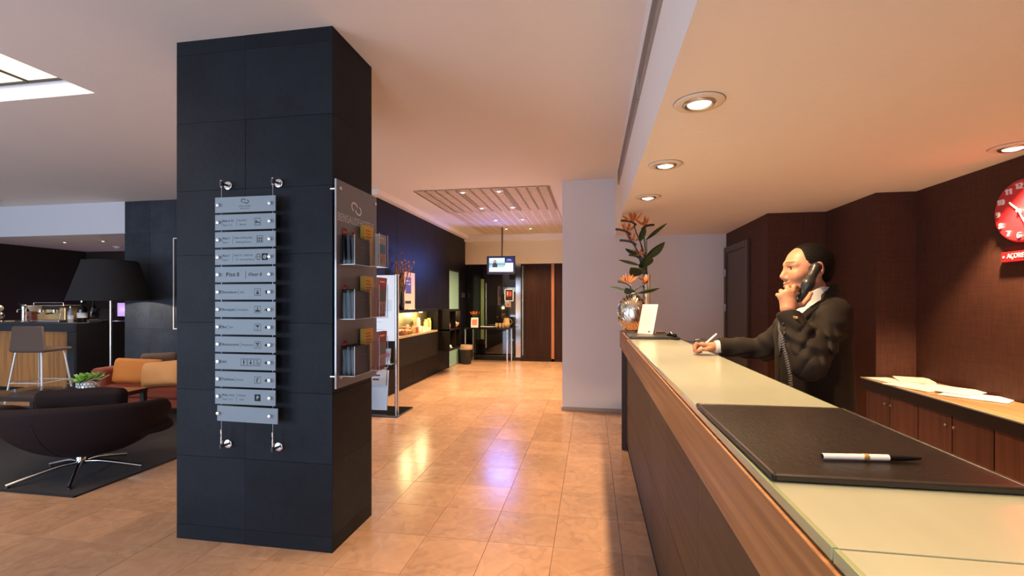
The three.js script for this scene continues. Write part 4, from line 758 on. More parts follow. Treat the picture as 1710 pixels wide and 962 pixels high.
// ---------------------------------------------------------------- directory of plates on the column
function logoPath(x, cx, cy, s, col) {
  x.save(); x.translate(cx, cy); x.strokeStyle = col; x.lineCap = 'round';
  for (const f of [0, Math.PI]) { x.save(); x.rotate(f); x.lineWidth = s * 0.14; x.beginPath(); x.ellipse(-s * 0.28, -s * 0.06, s * 0.52, s * 0.36, 0.25, Math.PI * 0.62, Math.PI * 1.78); x.stroke(); x.restore(); }
  x.restore();
}
{
  const S = thing('directory_sign', 'hanging directory of thirteen frosted plates on cables on the dark slate column', 'sign', [-1.95, 1.35, -2.43]);
  const ink = '#030406', W = 768, H = 176;
  const rows = [
    (x) => { logoPath(x, 384, 52, 58, ink); x.font = '22px sans-serif'; x.textAlign = 'center'; x.fillText('HOTEL AÇORES', 384, 118); x.font = '14px sans-serif'; x.fillText('BENSAUDE HOTELS', 384, 142); x.fillText('★ ★ ★ ★', 384, 164); },
    (x) => { two(x, 'Piso 2-12', 'Floor 2-12', 'Quartos', 'Rooms', 180); icon(x, 545, 'bed'); },
    (x) => { two(x, 'Piso 1', 'Floor 1', 'Salas de Reunião', 'Meeting Rooms', 132); icon(x, 572, 'people'); },
    (x) => { two(x, 'Piso 1', 'Floor 1', 'Sala TV - Internet', 'TV - Internet Room', 132); icon(x, 555, 'globe'); icon(x, 636, 'at'); },
    (x) => { x.font = 'bold 62px sans-serif'; x.fillText('Piso 0', 140, 110); x.fillRect(392, 52, 5, 84); x.font = 'italic bold 52px sans-serif'; x.fillText('Floor 0', 424, 108); },
    (x) => { one(x, 'Elevadores', 'Lifts'); icon(x, 545, 'lift'); arrow(x, 'up'); },
    (x) => { one(x, 'Recepção', 'Reception'); icon(x, 545, 'desk'); arrow(x, 'right'); },
    (x) => { one(x, 'Bar', 'Bar'); icon(x, 545, 'glass'); arrow(x, 'left'); },
    (x) => { one(x, 'Restaurante', 'Restaurant'); icon(x, 545, 'fork'); arrow(x, 'left'); },
    (x) => { one(x, 'WC', ''); icon(x, 370, 'man'); icon(x, 457, 'woman'); icon(x, 545, 'chair'); arrow(x, 'left'); },
    (x) => { one(x, 'Telefone', 'Phone'); icon(x, 545, 'phone'); arrow(x, 'left'); },
    (x) => { two(x, 'Piso -1/-2', 'Floor -1/-2', 'Parque', 'Park', 180); icon(x, 545, 'P'); },
    () => {},
  ];
  function two(x, a, b, c, d, w) { x.font = 'bold 34px sans-serif'; x.fillText(a, 96, 84); x.font = '28px sans-serif'; x.fillText(b, 96, 130); const k = 96 + w; x.fillRect(k, 48, 3, 92); x.font = '31px sans-serif'; x.fillText(c, k + 18, 80); x.font = '28px sans-serif'; x.fillText(d, k + 40, 128); }
  function one(x, a, b) { x.font = 'bold 36px sans-serif'; x.fillText(a, 96, 104); const w = x.measureText(a).width; if (b) { x.fillRect(96 + w + 14, 62, 3, 62); x.font = '30px sans-serif'; x.fillText(b, 96 + w + 32, 103); } }
  function arrow(x, d) { x.save(); x.translate(655, 92); x.rotate({ up: -Math.PI / 2, right: 0, left: Math.PI }[d]); x.beginPath(); x.moveTo(24, 0); x.lineTo(0, -22); x.lineTo(0, -8); x.lineTo(-20, -8); x.lineTo(-20, 8); x.lineTo(0, 8); x.lineTo(0, 22); x.fill(); x.restore(); }
  function icon(x, cx, k) {
    const cy = 90, r = 38; x.save(); x.translate(cx, cy); x.lineWidth = 4;
    if (k === 'P' || k === 'at') { x.fillRect(-r, -r, 2 * r, 2 * r); x.fillStyle = '#aab4bb'; x.font = 'bold 58px sans-serif'; x.textAlign = 'center'; x.fillText(k === 'P' ? 'P' : '@', 0, 20); } else {
      if (k !== 'globe') x.strokeRect(-r, -r, 2 * r, 2 * r);
      if (k === 'bed') { x.fillRect(-28, 4, 56, 10); x.fillRect(-28, -12, 5, 36); x.fillRect(23, 4, 5, 20); x.beginPath(); x.arc(-14, -5, 8, 0, 7); x.fill(); }
      if (k === 'people') for (let i = 0; i < 6; i++) { x.beginPath(); x.arc(-22 + (i % 3) * 22, -14 + Math.floor(i / 3) * 28, 7, 0, 7); x.fill(); x.fillRect(-29 + (i % 3) * 22, -6 + Math.floor(i / 3) * 28, 14, 8); }
      if (k === 'globe') { x.beginPath(); x.arc(0, 0, 34, 0, 7); x.stroke(); x.beginPath(); x.ellipse(0, 0, 15, 34, 0, 0, 7); x.stroke(); x.fillRect(-34, -2, 68, 4); }
      if (k === 'lift') { x.fillRect(-14, -2, 28, 28); for (const s of [-8, 8]) { x.beginPath(); x.arc(s, -14, 6, 0, 7); x.fill(); } }
      if (k === 'desk') { x.beginPath(); x.arc(0, -18, 8, 0, 7); x.fill(); x.beginPath(); x.moveTo(-16, 4); x.lineTo(0, -8); x.lineTo(16, 4); x.fill(); x.fillRect(-28, 6, 56, 18); }
      if (k === 'glass') { x.beginPath(); x.moveTo(-26, -24); x.lineTo(26, -24); x.lineTo(0, 6); x.fill(); x.fillRect(-2, 4, 4, 20); x.fillRect(-14, 22, 28, 4); }
      if (k === 'fork') { for (const s of [-1, 1]) { x.save(); x.rotate(s * 0.6); x.fillRect(-3, -28, 6, 56); x.fillRect(-8, -28, 16, 16); x.restore(); } }
      if (k === 'man' || k === 'woman') { x.beginPath(); x.arc(0, -24, 7, 0, 7); x.fill(); if (k === 'man') x.fillRect(-8, -14, 16, 24); else { x.beginPath(); x.moveTo(0, -16); x.lineTo(16, 14); x.lineTo(-16, 14); x.fill(); } x.fillRect(-6, 8, 5, 22); x.fillRect(1, 8, 5, 22); }
      if (k === 'chair') { x.beginPath(); x.arc(2, 12, 16, -0.3, 3.4); x.stroke(); x.beginPath(); x.arc(-6, -24, 6, 0, 7); x.fill(); x.fillRect(-9, -16, 6, 22); x.fillRect(-9, 2, 24, 5); x.fillRect(12, 2, 5, 20); }
      if (k === 'phone') { x.lineWidth = 12; x.beginPath(); x.arc(20, 6, 30, Math.PI * 0.75, Math.PI * 1.4); x.stroke(); }
    }
    x.restore();
  }
  const edge = phys([0.30, 0.33, 0.36], 0.3, 0, {}), knobG = lathe([[0, 0.012], [0.0085, 0.012], [0.010, 0.010], [0.010, -0.004], [0.006, -0.010], [0.006, -0.026], [0, -0.026]], 20).rotateX(Math.PI / 2);
  rows.forEach((draw, i) => {
    const t = canvasTex(W, H, (x) => { x.fillStyle = '#8a98a1'; x.fillRect(0, 0, W, H); x.fillStyle = ink; x.strokeStyle = ink; x.textAlign = 'left'; draw(x); });
    const face = phys([1, 1, 1], 0.45, 0, { map: t, specularIntensity: 0.4 });
    const y = 1.979 - i * 0.0999 - 1.35, x = i === 12 ? 0.014 : 0, p = part('plate', new THREE.BoxGeometry(0.386, 0.088, 0.006), [edge, edge, edge, edge, face, edge], S, [x + 0.003, y, 0.064]);
    if (i === 12) p.rotation.z = -0.012;
    for (const s of [-0.167, 0.163]) part('standoff', knobG, M.chrome, p, [s - x, 0, 0.006]);
  });
  for (const cx of [-0.165, 0.166]) {
    part('cable', rod([cx, -0.70, 0.048], [cx, 0.755, 0.048], 0.0016, 0.0016, 6), M.steel, S);
    for (const [y, up] of [[0.757, 1], [-0.764, -1]]) {
      const a = part('cable_anchor', lathe([[0, 0.008], [0.022, 0.008], [0.026, 0.004], [0.026, 0], [0, 0]], 28).rotateX(Math.PI / 2), M.chrome, S, [cx + 0.004, y, 0]);
      part('post', [rod([0, 0, 0.006], [-0.004, 0, 0.058], 0.007), rod([-0.004, -0.014, 0.05], [-0.004, 0.014, 0.05], 0.008)], M.black.clone(), a).material.color.set(0x3a3a3c);
      if (up < 0) part('turnbuckle', [rod([-0.004, 0.0, 0.048], [-0.004, 0.055, 0.048], 0.006), rod([-0.004, 0.055, 0.048], [-0.004, 0.072, 0.048], 0.0038), rod([-0.004, 0.072, 0.048], [-0.004, 0.096, 0.048], 0.0065)], M.chrome, a);
      else part('turnbuckle', rod([-0.004, -0.022, 0.048], [-0.004, 0.02, 0.048], 0.0062), M.chrome, a);
    }
  }
}
// brochure board on the side of the column
{
  const B = thing('brochure_board', 'grey acrylic board with pale hotel lettering and clear holders on the column side', 'brochure board', [-1.385, 1.522, -2.602]);
  const t = canvasTex(512, 1216, (x, w, h) => {
    x.fillStyle = '#77757b'; x.fillRect(0, 0, w, h); logoPath(x, 236, 132, 74, '#ebe6e4');
    x.fillStyle = '#d6d0ce'; x.font = '62px sans-serif'; x.textAlign = 'center'; x.save(); x.translate(240, 236); x.scale(0.88, 1); x.fillText('BENSAUDEHOTELS', 0, 0); x.restore();
  });
  const face = phys([1, 1, 1], 0.3, 0, { map: t, clearcoat: 0.4, clearcoatRoughness: 0.1 }), side = phys([0.42, 0.43, 0.44], 0.15, 0, { clearcoat: 1 }), back = std([0.06, 0.06, 0.065], 0.4);
  part('board', new THREE.BoxGeometry(0.010, 1.156, 0.486), [face, back, side, side, side, side], B);
  const kn = lathe([[0, 0.012], [0.010, 0.012], [0.012, 0.010], [0.012, -0.004], [0.007, -0.008], [0.007, -0.052], [0, -0.052]], 20).rotateZ(-Math.PI / 2);
  for (const y of [0.53, -0.515]) for (const z of [-0.212, 0.212]) part('standoff', kn, M.chrome, B, [0.005, y, z]);
  // clear pockets: for each of three rows one wide pocket and one narrow pocket further out
  const pane = (x0, x1, y0, y1, z0, z1) => span(x0, x1, y0, y1, z0, z1);
  const lipM = phys([0.72, 0.74, 0.74], 0.12, 0, { clearcoat: 1 });
  const pocket = (x0, x1, y0, y1, z0, z1) => {
    const p = part('acrylic_pocket', [pane(x1 - 0.002, x1, y0, y1, z1, z0), pane(x0, x1, y0, y1 - 0.02, z0 - 0.002, z0), pane(x0, x1, y0, y1 - 0.02, z1, z1 + 0.002)], M.acrylic, B);
    part('pocket_base', pane(x0, x1 + 0.001, y0 - 0.003, y0, z1, z0), lipM, p);
    part('pocket_edge', [pane(x1 - 0.001, x1 + 0.001, y0, y1, z0 - 0.0015, z0 + 0.001), pane(x1 - 0.001, x1 + 0.001, y0, y1, z1 - 0.001, z1 + 0.0015)], lipM, p);
  };
  const rows = [1.632, 1.328, 1.012], X = (x) => x + 1.385, Y = (y) => y - 1.522, Zc = (z) => z + 2.602;
  const cover = (bg, fn, w = 200, h = 280) => std([1, 1, 1], 0.4, 0, { map: canvasTex(w, h, (x) => { x.fillStyle = bg; x.fillRect(0, 0, w, h); fn && fn(x, w, h); }) });
  const greyCover = cover('#57524f', (x, w) => { x.fillStyle = '#8d8782'; x.fillRect(w * 0.42, 88, w * 0.42, 5); });
  const blueCover = cover('#0d1420', (x, w, h) => { x.strokeStyle = '#3f88c0'; x.lineWidth = 9; x.beginPath(); x.moveTo(w * 0.15, h * 0.62); x.lineTo(w * 0.9, h * 0.42); x.stroke(); x.fillStyle = '#1d4a78'; x.fillRect(w * 0.3, 20, w * 0.25, h - 40); });
  const yellowCover = cover('#efae1c', (x, w) => { x.fillStyle = '#8a5a06'; for (let i = 0; i < 5; i++) x.fillRect(20, 30 + i * 22, w * (0.5 + 0.08 * (i % 3)), 6); });
  const leafCovers = [['#b9a9a4', '#5d7fa8', '#cf8d5c'], ['#b03a2a', '#6a5a50', '#b98a78'], ['#a8332c', '#7b7568', '#c79a90']].map(([a, b, c]) => cover(a, (x, w, h) => { x.fillStyle = b; x.fillRect(14, h * 0.3, w - 28, h * 0.3); x.fillStyle = c; x.fillRect(14, h * 0.62, w - 28, h * 0.3); x.fillStyle = '#e8ddd4'; x.fillRect(24, 24, w * 0.6, 12); x.fillStyle = b; for (let i = 0; i < 14; i++) x.fillRect((i * 67) % w, h * 0.64 + (i * 31) % (h * 0.26), 24, 12); }));
  const redCover = cover('#8a1c12', (x, w) => { x.fillStyle = '#d89a80'; for (let i = 0; i < 4; i++) x.fillRect(20, 26 + i * 24, w * 0.7, 8); });
  const paperEdge = std([0.5, 0.45, 0.42], 0.7), darkEdge = std([0.03, 0.028, 0.027], 0.6);
  const booklet = (name, label, cat, group, cov, edge, w, h, d, x, y, z, lean = 0, turn = 0) => { const o = part(name, new THREE.BoxGeometry(d, h, w), [cov, edge, edge, edge, edge, edge], scene, [x, y + h / 2, z], [0, turn, lean]); tag(o, label, cat, group); };
  const rowName = ['top', 'middle', 'bottom'];
  rows.forEach((y, i) => {
    pocket(X(-1.378), X(-1.290), Y(y), Y(y + 0.165), Zc(-2.392), Zc(-2.585));
    pocket(X(-1.378), X(-1.243), Y(y + 0.004), Y(y + 0.20), Zc(-2.598), Zc(-2.716));
    const b = y + 0.002, n = rowName[i];
    booklet('brochure', `grey brochure at the front of the wide ${n} pocket`, 'brochure', 'grey brochures', greyCover, darkEdge, 0.176, 0.148 + 0.004 * i, 0.016, -1.304, b, -2.489, 0.04);
    booklet('brochure', `dark brochure standing behind the grey one in the ${n} pocket`, 'brochure', 'dark brochures', blueCover, std([0.006, 0.010, 0.018], 0.5), 0.176, 0.158, 0.016, -1.331, b, -2.489, 0.03);
    booklet('brochure', `black brochure leaning on the board at the back of the ${n} pocket`, 'brochure', 'black brochures', cover('#0c0c0d'), M.blackGloss, 0.178, 0.165, 0.012, -1.362, b, -2.489, 0.03);
    booklet('card_sheet', `small red card sticking up above the dark brochures in the ${n} pocket`, 'card', 'red cards', redCover, std([0.5, 0.1, 0.06], 0.6), 0.042, i === 0 ? 0.205 : 0.19, 0.002, -1.3755, b, -2.44);
    if (i === 0) booklet('card_sheet', 'second small brown card sticking up beside the yellow leaflets', 'card', undefined, redCover, paperEdge, 0.042, 0.195, 0.002, -1.3755, b, -2.53);
    booklet('leaflet', `yellow leaflet standing tall at the back of the narrow ${n} pocket`, 'leaflet', 'yellow leaflets', yellowCover, std([0.55, 0.30, 0.03], 0.5), 0.108, 0.243, 0.03, -1.352, y + 0.006, -2.657);
    booklet('leaflet', `${['pale printed', 'red and grey', 'red and pink'][i]} leaflet at the front of the narrow ${n} pocket`, 'leaflet', 'front leaflets', leafCovers[i], [std([0.45, 0.36, 0.30], 0.6), std([0.35, 0.12, 0.07], 0.6), std([0.35, 0.10, 0.07], 0.6)][i], 0.108, [0.19, 0.235, 0.225][i], 0.02, -1.262, y + 0.006, -2.657, i ? -0.05 : 0);
  });
}
// ---------------------------------------------------------------- passage: stand, niche, table, screen
{ // free-standing info stand
  const t = thing('info_stand', 'tall chrome post stand with white translucent panel on a black base plate', 'display stand', [-2.55, 0, -5.55]);
  part('base_plate', box(0.50, 0.022, 0.50, [-0.03, 0.011, -0.07], 0.003), phys([0.012, 0.013, 0.016], 0.15, 0, { clearcoat: 0.6 }), t);
  part('post', rod([0.13, 0.02, 0], [0.13, 1.76, 0], 0.026, 0.026, 24), M.steel, t);
  part('post', rod([-0.33, 0.02, 0], [-0.33, 1.76, 0], 0.026, 0.026, 24), M.steel, t);
  const txt = canvasTex(256, 512, (x, w, h) => { x.fillStyle = '#e9eef2'; x.fillRect(0, 0, w, h); x.fillStyle = 'rgba(120,140,150,.35)'; for (let i = 0; i < 14; i++) x.fillRect(30, 60 + i * 30, 60 + (i * 71) % 130, 6); x.fillStyle = 'rgba(150,170,175,.25)'; x.fillRect(20, 190, 210, 90); });
  const pm = std([0.85, 0.9, 0.95], 0.35, 0, { map: txt, emissive: lin(0.8, 0.9, 1.0), emissiveMap: txt, emissiveIntensity: 0.38 });  // translucent sheet is no lamp; its brightness is put in as glow
  const wM = M.whitePlastic; part('glow_sheet', new THREE.BoxGeometry(0.42, 0.83, 0.024).translate(-0.10, 1.335, 0), [wM, wM, wM, wM, pm, wM], t);
  part('shelf', [box(0.42, 0.008, 0.16, [-0.10, 0.640, 0.08]), box(0.42, 0.05, 0.006, [-0.10, 0.66, 0.157])], phys([0.5, 0.52, 0.52], 0.1, 0, { clearcoat: 1 }), t);
  const l2 = part('lower_holder', [box(0.27, 0.50, 0.012, [-0.12, 0.30, 0], 0.002)], std([0.30, 0.30, 0.32], 0.3, 0.4), t, [0, 0, 0.04], [-0.12, 0, 0]);
  part('pocket', [box(0.27, 0.17, 0.004, [-0.12, 0.42, 0.03]), box(0.27, 0.004, 0.03, [-0.12, 0.335, 0.015])], M.acrylic, l2);
  const cov = (bg, c2, c3) => std([1, 1, 1], 0.4, 0, { map: canvasTex(96, 160, (x, w, h) => { x.fillStyle = bg; x.fillRect(0, 0, w, h); x.fillStyle = c2; x.fillRect(6, h * 0.3, w - 12, h * 0.25); x.fillStyle = c3; for (let i = 0; i < 9; i++) x.fillRect((i * 37) % (w - 20), h * 0.6 + (i * 23) % (h * 0.34), 16, 9); x.fillStyle = '#ece6e0'; x.fillRect(10, 12, w * 0.7, 14); }) });
  const names = ['blue and orange leaflet on the shelf of the info stand, beside the column', 'purple leaflet on the info stand shelf next to the blue one', 'red and white leaflet in the middle of the info stand shelf', 'pale blue leaflet on the info stand shelf near the chrome post'];
  [['#27508f', '#d08a2a', '#c9c24a'], ['#5a3f7a', '#b06a8a', '#e0c9c0'], ['#a83a3a', '#d8d0cc', '#4060a0'], ['#8fa8c8', '#b03a50', '#e8e4e0']].forEach((c, i) => {
    const m = cov(...c), e = std([0.5, 0.46, 0.44], 0.7), o = part('leaflet', new THREE.BoxGeometry(0.092, 0.20 - 0.01 * (i % 2), 0.012), [e, e, e, e, m, e], scene, [-2.805 + i * 0.102, 0.748 - 0.005 * (i % 2), -5.43], [-0.16, 0, 0]);
    tag(o, names[i], 'leaflet', 'leaflets on the info stand shelf');
  });
  const wl = canvasTex(160, 120, (x, w, h) => { x.fillStyle = '#dcdcdc'; x.fillRect(0, 0, w, h); x.fillStyle = '#2a2a2e'; x.fillRect(28, 6, 50, 14); x.fillRect(30, 42, 70, 12); x.fillRect(30, 72, 62, 12); });
  const e = M.whitePaper, o = part('leaflet', new THREE.BoxGeometry(0.22, 0.20, 0.008), [e, e, e, e, std([1, 1, 1], 0.5, 0, { map: wl }), e], scene, [-2.67, 0.46, -5.545], [-0.13, 0, 0]);
  tag(o, 'white leaflet with black print low on the info stand', 'leaflet');
}
// wall-hung display boxes of dark wood along the passage wall
const boxM = phys([0.0055, 0.004, 0.003], 0.5, 0, { specularIntensity: 0.28 });
{
  const c = thing('display_niche', 'long dark wall box with a lit open shelf full of small goods', 'display case', [-2.9, 0, -7.35]);
  const at = (g) => g.translate(2.9, 0, 7.35);
  part('top', at(span(-2.998, -2.78, 1.245, 1.285, -8.19, -6.3, 0.002)), boxM, c);
  part('shelf', at(span(-2.998, -2.78, 0.865, 0.895, -8.19, -6.3, 0.002)), std([0.30, 0.22, 0.12], 0.35), c);
  part('back', at(span(-2.998, -2.985, 0.895, 1.245, -8.19, -6.3)), std([0.13, 0.10, 0.04], 0.5), c);
  part('end_panel', at(span(-2.998, -2.78, 0.45, 1.285, -8.225, -8.192, 0.002)), boxM, c);
  part('end_panel', at(span(-2.998, -2.78, 0.45, 1.285, -6.298, -6.265, 0.002)), boxM, c);
  part('lower_front', at(span(-2.998, -2.785, 0.45, 0.862, -8.188, -6.302, 0.002)), boxM, c);
  const l = part('lamp', lathe([[0, 0], [0.03, 0], [0.03, 0.012], [0, 0.012]], 16), M.bulb, c, [0.03, 1.228, -0.22]);
  for (const z of [-0.22, 0.45]) { const p = new THREE.PointLight(new THREE.Color(1, 0.78, 0.36), LIGHT.niche, 0, 2); p.position.set(0.045, 1.20, z); p.castShadow = true; c.add(p); }
  const c2 = thing('display_cube', 'dark open cube box on the passage wall beside the pale green door', 'display case', [-2.85, 0, -8.75]);
  const a2 = (g) => g.translate(2.85, 0, 8.75);
  part('frame', [a2(span(-2.998, -2.62, 1.225, 1.26, -9.15, -8.40)), a2(span(-2.998, -2.62, 0.86, 0.89, -9.15, -8.40)), a2(span(-2.998, -2.62, 0.48, 0.515, -9.15, -8.40)), a2(span(-2.998, -2.62, 0.515, 1.225, -9.15, -9.115)), a2(span(-2.998, -2.62, 0.515, 1.225, -8.82, -8.79)), a2(span(-2.998, -2.985, 0.515, 1.225, -9.115, -8.40)), a2(span(-2.998, -2.62, 0.515, 1.225, -8.43, -8.40))], boxM, c2);
  const p2 = new THREE.PointLight(new THREE.Color(1, 0.7, 0.34), LIGHT.niche * 0.35, 0, 2); p2.position.set(0.08, 1.19, -0.2); c2.add(p2);
}
{ // goods on the shelf
  const y = 0.896, g = 'goods on the lit shelf';
  const jar = (label, x, z, r, h, m, lidM) => { const o = thing('jar', label, 'jar', [x, y, z], 0, g); part('vessel', lathe([[0, 0], [r, 0], [r * 1.05, h * 0.1], [r * 1.05, h * 0.75], [r * 0.8, h * 0.86], [0, h * 0.86]], 18), m, o); part('lid', cyl(r * 0.8, r * 0.8, h * 0.14, [0, h * 0.93, 0], 18), lidM, o); };
  const pk = (label, x, z, w, h, d, m, turn = 0) => { const o = thing('gift_box', label, 'box', [x, y, z], turn, g); part('carton', box(w, h, d, [0, h / 2, 0], 0.003), m, o); part('ribbon', [box(w * 1.02, h * 1.01, d * 0.12, [0, h / 2, 0]), box(w * 0.12, h * 1.012, d * 1.02, [0, h / 2, 0])], M.gold, o); };
  const basket = (label, x, z, r, m) => { const o = thing('gift_basket', label, 'basket', [x, y, z], 0, g); part('bowl', lathe([[0, 0], [r * 0.7, 0], [r, r * 0.7], [r * 0.93, r * 0.7], [r * 0.65, 0.01], [0, 0.01]], 20), m, o); part('handle', new THREE.TorusGeometry(r * 0.9, 0.006, 6, 24, Math.PI), m, o, [0, r * 0.65, 0]); for (let i = 0; i < 5; i++) part('packet', new THREE.SphereGeometry(r * 0.34, 10, 8).scale(1, 0.9, 1), [M.petalOrange, std([0.5, 0.12, 0.08], 0.5), M.whitePaper][i % 3], o, [r * 0.45 * Math.cos(i * 1.26), r * 0.75, r * 0.45 * Math.sin(i * 1.26)]); };
  const redM = std([0.42, 0.12, 0.09], 0.5), whM = std([0.72, 0.62, 0.48], 0.5), brM = std([0.28, 0.15, 0.07], 0.6), yeM = std([0.75, 0.6, 0.2], 0.5);
  basket('pink and red gift basket at the column end of the lit shelf', -2.87, -6.80, 0.085, std([0.45, 0.22, 0.17], 0.6));
  basket('small brown gift basket, second on the lit shelf', -2.86, -7.02, 0.07, brM);
  jar('red jar behind the small brown basket', -2.93, -7.13, 0.035, 0.15, redM, M.gold);
  jar('brown jar with gold lid in the middle of the lit shelf', -2.86, -7.22, 0.036, 0.13, brM, M.gold);
  pk('dark red gift box with gold ribbon on the lit shelf', -2.88, -7.36, 0.1, 0.10, 0.09, redM, 0.2);
  jar('tall cream jar under the bright shelf lamp', -2.90, -7.52, 0.04, 0.24, whM, M.whitePlastic);
  pk('pale gift box directly under the shelf lamp', -2.86, -7.66, 0.11, 0.09, 0.1, whM, 0.1);
  pk('flat cream gift box beyond the shelf lamp', -2.87, -7.82, 0.12, 0.06, 0.12, std([0.8, 0.72, 0.55], 0.5), -0.1);
  jar('yellow-lidded jar beyond the shelf lamp', -2.91, -7.93, 0.04, 0.2, yeM, yeM);
  jar('tall olive jar at the far end of the lit shelf', -2.90, -8.06, 0.04, 0.22, std([0.42, 0.42, 0.12], 0.4), yeM);
  const bx = thing('gift_box', 'small pink box in the upper compartment of the dark cube', 'box', [-2.74, 0.891, -8.58]); part('carton', box(0.12, 0.11, 0.12, [0, 0.055, 0], 0.003), std([0.62, 0.30, 0.22], 0.5), bx); part('band', box(0.122, 0.03, 0.122, [0, 0.06, 0]), M.whitePaper, bx);
  const bw = thing('bowl', 'round basket bowl glowing in the far compartment of the dark cube', 'bowl', [-2.73, 0.891, -8.96]); part('bowl', lathe([[0, 0], [0.06, 0], [0.12, 0.05], [0.13, 0.10], [0.12, 0.10], [0.05, 0.015], [0, 0.015]], 22), std([0.5, 0.32, 0.18], 0.5), bw); part('lining', new THREE.SphereGeometry(0.09, 16, 10).scale(1, 0.7, 1), M.whitePaper, bw, [0, 0.08, 0]);
  const cl = thing('folded_cloth', 'white folded cloth hanging in the lower compartment of the dark cube', 'cloth', [-2.75, 0.516, -8.60]); part('cloth', sdfMesh((x, y2, z) => smin(cap(x, y2, z, [-0.04, 0.032, 0.07], [0.06, 0.032, -0.07], 0.03), cap(x, y2, z, [-0.08, 0.22, 0.05], [0.02, 0.03, 0.0], 0.03, 0.05), 0.04), [-0.2, -0.02, -0.16], [0.16, 0.32, 0.18], 0.014), M.whitePaper, cl); part('hem', rod([-0.02, 0.008, 0.13], [0.09, 0.008, -0.10], 0.008), M.whitePlastic, cl);
}
{ // dried twigs in a dark vase on the wall box, framed notice
  const v = thing('twig_vase', 'dark slim vase on the wall box holding dried twigs', 'vase', [-2.88, 1.286, -6.75]);
  part('vessel', lathe([[0, 0], [0.05, 0], [0.06, 0.1], [0.05, 0.28], [0.058, 0.36], [0.05, 0.36], [0.04, 0.28], [0, 0.02]], 24), M.blackGloss, v); part('rim', new THREE.TorusGeometry(0.055, 0.005, 6, 24).rotateX(Math.PI / 2), M.black, v, [0, 0.36, 0]);
  const t = thing('dried_twigs', 'bundle of brown dried twigs with orange tips above the info stand', 'twigs', [-2.88, 1.32, -6.75]);
  const tw = std([0.13, 0.06, 0.03], 0.8);
  for (let i = 0; i < 16; i++) {
    const a = rr(0, 6.28), s = rr(0.05, 0.2), h = rr(0.55, i < 3 ? 0.95 : 0.75), p = [[0, 0, 0]]; for (let k = 1; k <= 5; k++) p.push([Math.cos(a) * s * k / 5 + rr(-0.02, 0.02), h * k / 5, Math.sin(a) * s * k / 5 + rr(-0.02, 0.02)]);
    const b = part('twig', tube(p, 0.0055, 14, 5), tw, t);
    const e = p[5], q = p[3]; part('side_shoot', [tube([q, [q[0] + rr(-0.06, 0.06), q[1] + 0.1, q[2] + rr(-0.06, 0.06)], [q[0] + rr(-0.1, 0.1), q[1] + 0.2, q[2] + rr(-0.1, 0.1)]], 0.0035, 8, 4), new THREE.SphereGeometry(0.011, 6, 5).scale(1, 1.8, 1).translate(...e)], i % 2 ? tw : std([0.5, 0.14, 0.03], 0.6), b);
  }
  const tx = canvasTex(200, 340, (x, w, h) => { x.fillStyle = '#c9a99a'; x.fillRect(0, 0, w, h); x.fillStyle = '#3a3a8c'; x.fillRect(18, 46, 110, 150); x.fillStyle = '#9fa8e0'; x.fillRect(34, 74, 70, 12); x.fillRect(34, 104, 80, 10); x.fillStyle = '#1c1820'; x.fillRect(14, 262, 112, 26); });
  const e = std([0.6, 0.48, 0.42], 0.5), n = thing('framed_notice', 'pale notice board with blue field standing on the wall box behind the info stand', 'notice', [-2.93, 1.286, -7.22], 0);
  part('sheet', new THREE.BoxGeometry(0.012, 0.60, 0.44).translate(0, 0.302, 0), [std([1, 1, 1], 0.5, 0, { map: tx }), e, e, e, e, e], n); part('foot', box(0.08, 0.012, 0.3, [0, 0.006, 0]), e, n);
}
{ // small metal door plate
  const p = thing('door_plate', 'small metal sign plate on the dark wall beyond the pale green door', 'sign', [-2.999, 1.56, -10.70], Math.PI / 2);
  part('plate', box(0.26, 0.11, 0.006, [0, 0, 0.003], 0.001), M.steel, p);
  part('lettering', [box(0.16, 0.016, 0.001, [0, 0.02, 0]), box(0.12, 0.012, 0.001, [0, -0.02, 0])], M.black, p, [0, 0, 0.0066]);
}
